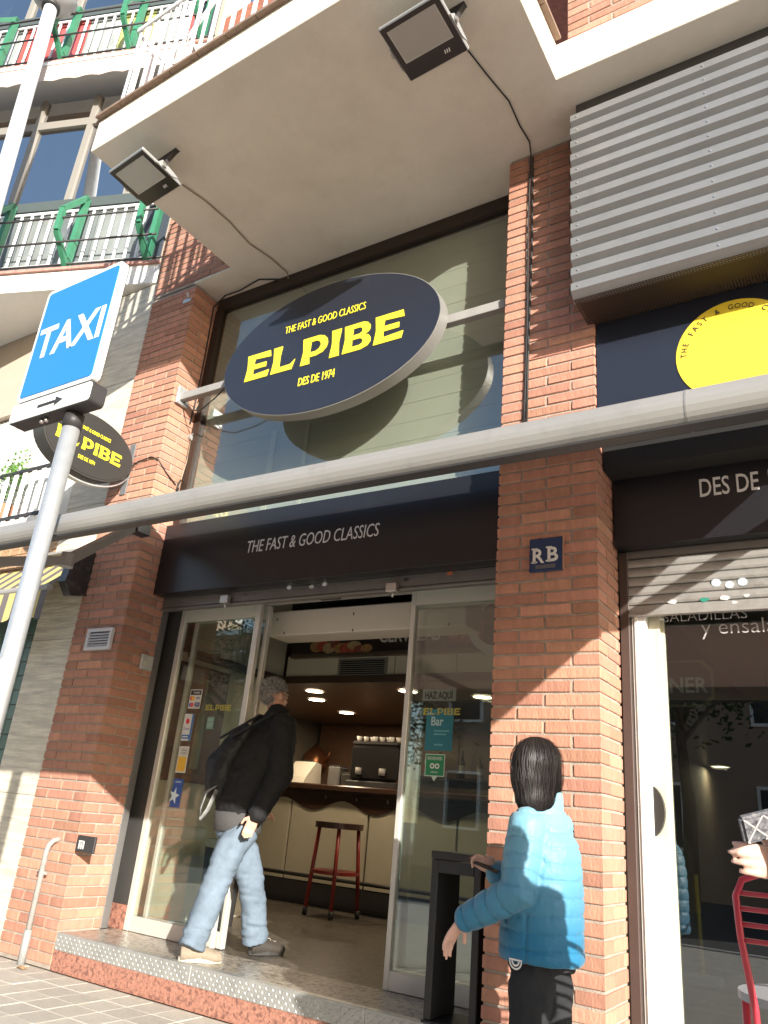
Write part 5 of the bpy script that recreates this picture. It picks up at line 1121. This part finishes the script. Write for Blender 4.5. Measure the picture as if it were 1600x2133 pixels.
# ---- man stepping in through the doors
MHF = Vector((.12, .99, 0)); MF = Vector((.42, .905, 0)); MR = Vector((.905, -.42, 0))
MAN = thing('person', (-3.7, .35, ST), 'person in black jacket and pale jeans stepping into the restaurant', 'person')
hipc = Vector((-3.74, .36, 1.10)); chest = Vector((-3.70, .45, 1.45)); shc = Vector((-3.675, .50, 1.645)); neck = shc+Vector((.012, .03, .06)); hd = onY(574, 1450, .57)
shR, shL = shc+MR*.175, shc-MR*.175; elR = onY(583, 1618, .36); waR = onY(533, 1700, .24); elL = shL+Vector((-.02, .03, -.30)); waL = elL+Vector((-.02, .10, -.24))
hpR, hpL = hipc+MR*.09-ZA*.05, hipc-MR*.09-ZA*.05; knR = onY(458, 1822, .20); anR = onY(402, 1962, .07); knL = onY(525, 1842, .52); anL = onY(531, 1950, .60)
b = bmesh.new()
tube(b, [hipc-ZA*.1, hipc, chest, shc, shc+ZA*.05], [(.10, .07), (.13, .09), (.14, .10), (.11, .07), (.06, .05)], 20, ref=MR); limb(b, [shc, neck, hd-ZA*.06], [.07, .056, .055]); head(b, hd, MHF)
limb(b, [shR, elR, waR], [.045, .038, .026]); limb(b, [shL, elL, waL], [.045, .038, .026]); limb(b, [shR, shL], [.05, .05])
limb(b, [hpR, knR, anR], [.075, .05, .035]); limb(b, [hpL, knL, anL], [.075, .05, .035])
hand(b, waR, (onY(519, 1728, .22)-waR), -MR*.3-MF, .55, 1.0, -1); hand(b, waL, MF-ZA*.3, MR, .5)
skin_to('body', b, .007, M_SKIN, MAN, 3); eyes(MAN, hd, MHF)
# hair: cropped grey
b = bmesh.new(); f = MHF.normalized(); s = f.cross(ZA); q = Matrix((s, f, ZA)).transposed().to_quaternion()
ball(b, hd+ZA*.040-f*.020, (.0805, .099, .084), q, 24); ball(b, hd-f*.062-ZA*.012, (.058, .040, .055), q, 18)
fh = fold(38, .004, 3); hair_m = skin_to('hair', b, .006, mat('grey_hair', (.30, .29, .28), .75, var=.5, vscale=70, bump=1.0, bscale=160, stretch=(1, 1, 3)), MAN, 2, lambda co, n: fh(co)-.003)
crop(hair_m, hd+ZA*.02, 3200, .022, Vector((-.25, -.2, .25)), mat('grey_strands', (.42, .41, .40), .6, var=.4, vscale=60), 2)
crop(hair_m, hd+ZA*.02, 2200, .024, Vector((-.2, -.1, .3)), mat('dark_strands', (.10, .095, .09), .6), 3)
# jacket
b = bmesh.new(); limb(b, [shR+ZA*.03-MR*.05, neck-ZA*.02, shL+ZA*.03+MR*.05], [.07, .10, .07]); tube(b, [hipc-ZA*.055, hipc+ZA*.03, hipc+ZA*.16, chest+ZA*.02, shc-ZA*.03, shc+ZA*.05], [(.185, .15), (.205, .17), (.215, .185), (.22, .18), (.185, .135), (.08, .07)], 28, ref=MR); limb(b, [shR, shL], [.092, .092]); limb(b, [shc, neck+ZA*.03], [.095, .080])
limb(b, [shR-ZA*.01, elR, waR.lerp(elR, .08)], [.095, .088, .066]); limb(b, [shL, elL, waL.lerp(elL, .08)], [.08, .07, .055])
tube(b, [neck-ZA*.02, neck+ZA*.075+MF*.01], [(.082, .082), (.074, .076)], 20)
fj = fold(11, .010, 1); fj2 = fold(26, .004, 5)
skin_to('jacket', b, .009, mat('black_jacket', (.013, .013, .014), .8, var=.15, vscale=30, spec=.25, bump=.15, bscale=300), MAN, 4, lambda co, n: fj(co)+fj2(co))
b = bmesh.new(); tube(b, [hipc-ZA*.150, hipc-ZA*.145, hipc-ZA*.09, hipc-ZA*.03], [(.170, .143), (.178, .152), (.186, .157), (.190, .158)], 48, ref=MR); M_RIB = mat('ribbed_knit', (.075, .073, .072), .9, bump=.5, bscale=120, stretch=(4, 4, .3))
obj('waistband', b, M_RIB, MAN, smooth=True)
b = bmesh.new(); e_ = (elR-waR).normalized(); limb(b, [waR+e_*.012, waR+e_*.075], [.044, .060]); skin_to('cuff', b, .006, M_RIB, MAN, 2)
# jeans
b = bmesh.new(); tube(b, [hipc-ZA*.19, hipc-ZA*.15, hipc-ZA*.02], [(.150, .125), (.162, .135), (.150, .125)], 28, ref=MR)
for h_, k_, a_ in ((hpR, knR, anR), (hpL, knL, anL)):
    e_ = a_+(a_-k_).normalized()*.035
    tube(b, [h_-ZA*.03, h_-ZA*.09, h_.lerp(k_, .55), k_, k_.lerp(a_, .5), a_-(a_-k_).normalized()*.03, e_], [.075, .108, .100, .089, .084, .082, .086], 24)
fd = fold(9, .007, 2)
def jeans_fold(co, n):
    d = 0
    for k_, a_ in ((knR, anR), (knL, anL)):
        d += .010*math.exp(-((co.z-k_.z)/.12)**2)*noise.noise(Vector((co.x*9, co.y*9, co.z*34)))*(1 if (co-k_).length < .2 else 0)+.012*math.exp(-((co.z-a_.z-.04)/.08)**2)*noise.noise(Vector((co.x*10, co.y*10, co.z*42+5)))*(1 if (co-a_).length < .2 else 0)
    return fd(co)+d
skin_to('jeans', b, .0085, mat('pale_denim', (.155, .20, .25), .85, var=.20, vscale=9, bump=.3, bscale=350, spec=.15, dirt=.3, dscale=7, dcol=(.23, .285, .34)), MAN, 5, jeans_fold)
hR = onZ(362, 2002, ST); shoe('shoe', hR+Vector((.01, .02, 0)), hR+Vector((.19, .21, 0)), mat('tan_shoe', (.25, .20, .145), .75, var=.2, vscale=20, bump=.3), mat('cream_sole', (.5, .46, .36), .7), MAN)
hL = onZ(512, 1990, ST); shoe('shoe', hL+Vector((.0, .02, 0)), hL+Vector((.10, .265, 0)), mat('dark_shoe', (.035, .028, .022), .7, var=.2), mat('dark_sole', (.03, .028, .026), .7), MAN)
# rucksack
b = bmesh.new(); bk = onY(462, 1590, .24); tube(b, [onY(520, 1512, .33), onY(495, 1540, .29), bk, onY(452, 1630, .22), onY(446, 1662, .21)], [(.05, .03), (.105, .06), (.135, .095), (.125, .09), (.07, .05)], 24, ref=MR); fb = fold(13, .010, 9)
bag = skin_to('rucksack', b, .009, mat('rucksack_black', (.012, .012, .013), .6, spec=.35, bump=.1, bscale=200), MAN, 4, lambda co, n: fb(co))
b = bmesh.new(); p = onY(430, 1650, .12); tube(b, [p+Vector((.05, .05, .06)), p+Vector((.0, .0, .0)), p+Vector((-.02, -.01, -.10)), p+Vector((.01, -.02, -.17)), p+Vector((.04, .0, -.10)), p+Vector((.06, .03, .02))], [(.022, .006)]*6, 8, ref=MR); obj('strap', b, mat('strap_grey', (.22, .22, .21), .6, var=.3, vscale=40), bag, smooth=True)
for s_ in (-1, 1):
    b = bmesh.new(); o = MR*.10*s_; tube(b, [bk+o+ZA*.17, shc+o*1.1+ZA*.085-MF*.06, shc+o*1.2+ZA*.075+MF*.05, shc+o*1.2-ZA*.1+MF*.13], [(.026, .008)]*4, 10, ref=MR); obj('shoulder_strap', b, MATS['rucksack_black'], bag, smooth=True)

# ---- woman in the blue jacket
WF = Vector((-.99, .12, 0)).normalized(); WL = Vector((-WF.y, WF.x, 0)); WL = WL if WL.y < 0 else -WL      # her left: towards the terrace
WO = thing('person', (-1.36, -.44, 0), 'person in quilted blue jacket and dark trousers holding a phone', 'person')
px_y = -.46
pel = onY(1128, 1960, px_y); shw = onY(1128, 1705, px_y); hdw = onY(1115, 1600, px_y-.01); nkw = onY(1128, 1668, px_y)
sL, sR = shw+WL*.125-ZA*.035, shw-WL*.125-ZA*.035; eL = onY(1078, 1858, -.66); wL = onY(962, 1918, -.64); sR2 = onY(1065, 1840, -.36); wR = onY(1030, 1815, -.44)
hL_, hR_ = pel+WL*.068-ZA*.03, pel-WL*.068-ZA*.03; kL = Vector((pel.x-.02, pel.y-.07, .42)); kR = Vector((pel.x+.01, pel.y+.09, .42)); aL = Vector((pel.x+.02, pel.y-.08, .08)); aR = Vector((pel.x+.06, pel.y+.10, .08))
look = Vector((-.62, .78, -.05))
b = bmesh.new(); tube(b, [pel-ZA*.08, pel, pel.lerp(shw, .5), shw, shw+ZA*.04], [(.09, .07), (.12, .085), (.11, .085), (.09, .06), (.05, .045)], 20, ref=WL); limb(b, [shw, nkw, hdw-ZA*.05], [.06, .048, .048]); head(b, hdw, look, .92)
limb(b, [sL, eL, wL], [.04, .033, .022]); limb(b, [sR, sR2, wR], [.04, .033, .022]); limb(b, [sL, sR], [.045, .045])
limb(b, [hL_, kL, aL], [.07, .046, .033]); limb(b, [hR_, kR, aR], [.07, .046, .033])
hand(b, wL, onY(936, 1958, -.645)-wL, Vector((.35, .9, .2)), .30, .98, 1)
hand(b, wR, onY(1002, 1796, -.47)-wR, Vector((0, -.5, 1)), .75, .85, -1)
skin_to('body', b, .005, M_SKIN2, WO, 2); eyes(WO, hdw, look, .92)
# hair: straight black bob
b = bmesh.new(); lf = look.normalized(); s = lf.cross(ZA).normalized(); q = Matrix((s, lf, s.cross(lf))).transposed().to_quaternion()
ball(b, hdw+ZA*.022-lf*.02, (.104, .116, .112), q, 28)
limb(b, [hdw-lf*.028+ZA*.01, hdw-lf*.034-ZA*.06, hdw-lf*.030-ZA*.125], [(.104, .094), (.106, .092), (.092, .070)], ref=s, n=28)
limb(b, [hdw+lf*.0+ZA*.01, hdw+lf*.012-ZA*.06, hdw+lf*.022-ZA*.118], [(.098, .090), (.096, .082), (.078, .058)], ref=s, n=24)
hm = mat('black_hair', (.014, .011, .010), .6, spec=.3, bump=.5, bscale=110, stretch=(1, 1, .04))
hw = skin_to('hair', b, .006, hm, WO, 4, lambda co, n: .0000*math.sin(math.atan2(co.y-hdw.y, co.x-hdw.x)*60+8*noise.noise(co*6))+.004*noise.noise(co*7)-.002)
strands(WO, hw, hdw, 1500, .128, -.195, mat('black_strands', (.017, .013, .012), .5, spec=.4), 5)
# trousers
b = bmesh.new(); tube(b, [pel-ZA*.10, pel+ZA*.06], [(.140, .130), (.12, .11)], 24, ref=WL)
limb(b, [hL_-ZA*.10, hL_.lerp(kL, .5), kL, kL.lerp(aL, .5), aL], [.088, .092, .082, .074, .060]); limb(b, [hR_-ZA*.10, hR_.lerp(kR, .5), kR, kR.lerp(aR, .5), aR], [.088, .092, .082, .074, .060])
ft = fold(9, .014, 4); ft2 = fold(20, .005, 6)
skin_to('trousers', b, .009, mat('dark_sweatpants', (.028, .029, .031), .9, var=.15, vscale=12, spec=.15, bump=.2, bscale=400), WO, 4, lambda co, n: ft(Vector((co.x, co.y, co.z*.6)))+ft2(co))
# jacket with quilting seams
SEAM = .063
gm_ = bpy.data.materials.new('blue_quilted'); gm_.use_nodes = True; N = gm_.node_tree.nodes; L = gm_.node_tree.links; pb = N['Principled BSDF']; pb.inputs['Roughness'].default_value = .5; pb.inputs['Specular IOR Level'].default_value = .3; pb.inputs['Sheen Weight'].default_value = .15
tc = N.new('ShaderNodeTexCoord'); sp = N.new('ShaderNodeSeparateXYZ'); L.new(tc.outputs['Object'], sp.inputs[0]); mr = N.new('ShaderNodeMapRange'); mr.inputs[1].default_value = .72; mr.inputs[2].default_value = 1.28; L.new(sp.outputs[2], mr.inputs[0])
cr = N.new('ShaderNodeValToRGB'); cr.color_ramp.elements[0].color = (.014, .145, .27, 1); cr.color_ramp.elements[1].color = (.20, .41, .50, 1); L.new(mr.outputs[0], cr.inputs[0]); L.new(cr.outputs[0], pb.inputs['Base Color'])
nz = N.new('ShaderNodeTexNoise'); nz.inputs['Scale'].default_value = 45; nz.inputs['Detail'].default_value = 4; bp = N.new('ShaderNodeBump'); bp.inputs['Strength'].default_value = .35; bp.inputs['Distance'].default_value = .008; L.new(tc.outputs['Object'], nz.inputs['Vector']); L.new(nz.outputs['Fac'], bp.inputs['Height']); L.new(bp.outputs[0], pb.inputs['Normal'])
b = bmesh.new(); hem = pel+ZA*.0
tube(b, [hem-ZA*.07, hem-ZA*.05, hem+ZA*.06, pel.lerp(shw, .55), shw-ZA*.10, shw-ZA*.03, shw+ZA*.05], [(.166, .162), (.174, .170), (.168, .168), (.160, .168), (.150, .155), (.120, .115), (.06, .06)], 32, ref=WL)
limb(b, [sL, sR], [.066, .066]); limb(b, [sL+ZA*.0, sL.lerp(eL, .5), eL, eL.lerp(wL, .5), wL+(eL-wL).normalized()*.03], [.074, .076, .070, .062, .052]); limb(b, [sR, sR2, wR+(sR2-wR).normalized()*.02], [.08, .068, .050])
tube(b, [shw-ZA*.02, nkw-ZA*.035, nkw+ZA*.01, nkw+ZA*.038], [(.11, .11), (.090, .094), (.086, .092), (.080, .088)], 24, ref=WL)
def quilt(co, n):
    tU, dU = seg_t(co, sL, eL); tF, dF = seg_t(co, eL, wL); tR, dR = seg_t(co, sR2, wR)
    if min(dU, dF, dR) < .088 and not (tU < .12 and dU < .1 and co.z > sL.z):
        if dU <= dF and dU <= dR: s_ = tU*(eL-sL).length
        elif dF <= dR: s_ = (sL-eL).length+tF*(wL-eL).length
        else: s_ = tR*(wR-sR2).length
        s_ += .012*noise.noise(co*7)
    else: s_ = co.z-.02*(co.y-pel.y)+.007*noise.noise(co*8)
    u_ = abs((s_/SEAM) % 1-.5)*2          # 1 at a seam
    d = .0030*(1-u_**2)-.0055*math.exp(-((1-u_)/.09)**2)
    pk = .0030*noise.noise(Vector((co.x*75, co.y*75, s_*12)))*(u_**1.5)+.0015*noise.noise(co*38)
    side = math.exp(-(((co-pel).dot(WF)+.02)/.006)**2)*(1 if (co-pel).dot(WL) > .05 and dU > .085 and dF > .08 else 0)
    fade = max(0, min(1, (nkw.z-.035-co.z)/.03)) if (Vector((co.x, co.y, 0))-Vector((nkw.x, nkw.y, 0))).length < .12 else 1
    return (d+pk)*fade+.004*noise.noise(co*12)-.007*side
JK = skin_to('jacket', b, .0062, gm_, WO, 3, quilt)
# emblem on the trousers, shoes, phone
eb = onY(1074, 2002, pel.y-.17); em = WL; ex = Vector((-.98, .2, 0)).normalized()
b = bmesh.new(); n = 24
for k in range(n):
    t0, t1 = math.pi+math.pi*k/n, math.pi+math.pi*(k+1)/n
    for r0, r1 in ((.024, .030), (.012, .019)): b.faces.new([b.verts.new(eb-ex*(r*math.cos(t))+ZA*(r*math.sin(t))) for r, t in ((r0, t0), (r1, t0), (r1, t1), (r0, t1))])
bar(b, eb-ex*.030+ZA*.004, eb+ex*.030+ZA*.004, .001, .006); obj('emblem', b, M_WHITEL, WO)
for a_, k_ in ((aL, 0), (aR, 1)): shoe('shoe', Vector((a_.x+.06, a_.y-.01, 0)), Vector((a_.x-.17, a_.y+.05, 0)), mat('black_trainer', (.03, .03, .032), .6), mat('white_sole', (.6, .6, .58), .6), WO)
PH = thing('phone', (-1.55, -.46, .95), 'dark smartphone held in the hand of the person in blue', 'phone')
p0, p1 = onY(978, 1786, -.475), onY(1012, 1801, -.465); b = bmesh.new(); d = (p1-p0).normalized(); bar(b, p0, p0+d*.145, .070, .009, up=Vector((.15, -.25, 1))); bmesh.ops.bevel(b, geom=list(b.edges), offset=.003, segments=2, affect='EDGES'); obj('case', b, mat('phone_case', (.03, .02, .02), .3), PH)

# ---- person at the next table, just outside the picture, one hand with a purse reaching in
P3 = thing('person', (.10, -1.75, 0), 'person standing behind the red bar chair with a patterned purse', 'person')
F3 = Vector((-.75, .66, 0)).normalized(); S3 = Vector((F3.y, -F3.x, 0)); c3 = Vector((.10, -1.78, 0))
p3 = c3+ZA*.92; s3 = c3+ZA*1.40; n3 = s3+ZA*.07; h3 = c3+F3*.04+ZA*1.60; hand3 = atD(1618, 1800, 1.78)
l3, r3 = s3-S3*.17, s3+S3*.17; e3 = (l3+hand3)*.5+Vector((.06, -.03, -.10)); er = r3+Vector((.06, .03, -.28)); wr = er+F3*.2-ZA*.1
b = bmesh.new(); limb(b, [p3, s3], [(.13, .09), (.13, .09)], ref=S3); limb(b, [s3, n3, h3-ZA*.05], [.06, .05, .05]); head(b, h3, F3); limb(b, [l3, e3, hand3], [.045, .036, .025]); limb(b, [r3, er, wr], [.045, .036, .025]); limb(b, [l3, r3], [.05, .05])
for k in (-1, 1): limb(b, [p3+S3*.09*k-ZA*.05, p3+S3*.09*k-ZA*.45, p3+S3*.1*k-ZA*.84], [.08, .05, .035])
hand(b, hand3, atD(1560, 1790, 1.70)-hand3, Vector((0, -.2, 1)), .62, .95, 1); hand(b, wr, F3-ZA*.4, -S3, .5)
skin_to('body', b, .005, M_SKIN2, P3, 2); eyes(P3, h3, F3)
b = bmesh.new(); limb(b, [p3-ZA*.05, p3.lerp(s3, .6), s3-ZA*.03], [(.18, .14), (.18, .14), (.15, .11)], ref=S3); limb(b, [l3, r3], [.085, .085]); limb(b, [l3, e3, e3.lerp(hand3, .75)], [.075, .062, .05]); limb(b, [r3, er, wr.lerp(er, .1)], [.075, .062, .05])
f3 = fold(11, .008, 12); skin_to('coat', b, .011, mat('grey_coat', (.08, .08, .09), .85), P3, 3, lambda co, n: f3(co))
b = bmesh.new(); limb(b, [p3-ZA*.1, p3], [(.15, .12), (.15, .12)], ref=S3)
for k in (-1, 1): limb(b, [p3+S3*.09*k-ZA*.05, p3+S3*.09*k-ZA*.45, p3+S3*.1*k-ZA*.84], [.105, .08, .062])
skin_to('trousers', b, .011, mat('navy_trousers', (.03, .035, .05), .9), P3, 3)
b = bmesh.new(); ball(b, h3+ZA*.03-F3*.02, (.092, .10, .10), None, 20); limb(b, [h3-F3*.035, h3-F3*.03-ZA*.14], [.08, .06]); skin_to('hair', b, .008, mat('brown_hair', (.06, .035, .02), .5, bump=.5, bscale=90), P3, 3)
for k in (-1, 1): q_ = c3+S3*.1*k; shoe('shoe', q_-F3*.06, q_+F3*.19, MATS['black_trainer'], MATS['white_sole'], P3)
PU = thing('purse', (-.3, -1.75, 1.1), 'grey patterned purse held over the red bar chair', 'purse')
a0, a1, a2 = atD(1549, 1712, 1.70), atD(1640, 1690, 1.70), atD(1556, 1762, 1.70); uu = (a1-a0).normalized(); vv = (a0-a2); vv = (vv-uu*vv.dot(uu)); hh = vv.length; vv.normalize(); ww = uu.cross(vv)
b = bmesh.new(); prism(b, [a2, a2+uu*.17, a2+uu*.17+vv*hh*1.15, a2+vv*hh*1.15], -ww*.022); bmesh.ops.bevel(b, geom=list(b.edges), offset=.006, segments=2, affect='EDGES')
pm_ = mat('purse_pattern', (.10, .10, .11), .6, var=.9, vscale=70, dirt=.9, dscale=90, dcol=(.34, .32, .31)); obj('body', b, pm_, PU)

hp = hh*1.15
for sg in (1, -1):
    for k in range(-3, 7):
        u0 = .045*k; pts = []
        for i in range(21):
            v_ = hp*i/20; u_ = u0+sg*v_*.8+(0 if sg > 0 else .10)
            if .004 < u_ < .166: pts.append((u_, min(max(v_, .004), hp-.004)))
        if len(pts) > 2: b = bmesh.new(); bar(b, a2+uu*pts[0][0]+vv*pts[0][1]+ww*.0006, a2+uu*pts[-1][0]+vv*pts[-1][1]+ww*.0006, .0035, .0012, up=ww); obj('stitch', b, mat('stitch_pale', (.40, .38, .37), .7), PU)
# ---- person behind the counter
P4 = thing('person', (-4.9, 4.4, ST), 'person in ochre shirt working behind the bar counter', 'person')
q = onY(765, 1575, 4.4); F4 = Vector((-.5, -.8, 0)).normalized(); S4 = Vector((F4.y, -F4.x, 0)); h4 = Vector((q.x, 4.4, 1.80)); s4 = Vector((q.x, 4.42, 1.60)); p4_ = Vector((q.x, 4.45, 1.14))
b = bmesh.new(); limb(b, [p4_, s4], [(.13, .09), (.13, .09)], ref=S4); limb(b, [s4, h4-ZA*.05], [.06, .05]); head(b, h4, F4)
for k in (-1, 1):
    a_ = s4+S4*.17*k; e_ = a_+Vector((0, -.04, -.27)); w_ = e_+F4*.22-ZA*.02; limb(b, [a_, e_, w_], [.045, .036, .025]); hand(b, w_, F4, -S4*k, .5); limb(b, [p4_+S4*.09*k, p4_+S4*.09*k-ZA*.85], [.08, .04])
skin_to('body', b, .008, M_SKIN, P4, 3); eyes(P4, h4, F4)
b = bmesh.new(); limb(b, [p4_-ZA*.05, s4-ZA*.03], [(.17, .12), (.16, .11)], ref=S4)
for k in (-1, 1): a_ = s4+S4*.17*k; e_ = a_+Vector((0, -.04, -.27)); limb(b, [a_, e_], [.075, .06])
limb(b, [s4+S4*.17, s4-S4*.17], [.07, .07]); skin_to('shirt', b, .012, mat('ochre_shirt', (.36, .18, .07), .85), P4, 3)
b = bmesh.new()
for k in (-1, 1): limb(b, [p4_+S4*.09*k, p4_+S4*.09*k-ZA*.84], [.11, .06])
skin_to('trousers', b, .012, MATS['navy_trousers'], P4, 2)
b = bmesh.new(); ball(b, h4+ZA*.03-F4*.02, (.09, .10, .10), None, 18); skin_to('hair', b, .009, MATS['black_hair'], P4, 2)
for k in (-1, 1): q_ = Vector((q.x, 4.45, ST))+S4*.09*k; shoe('shoe', q_-F4*.06, q_+F4*.19, MATS['black_trainer'], MATS['white_sole'], P4)
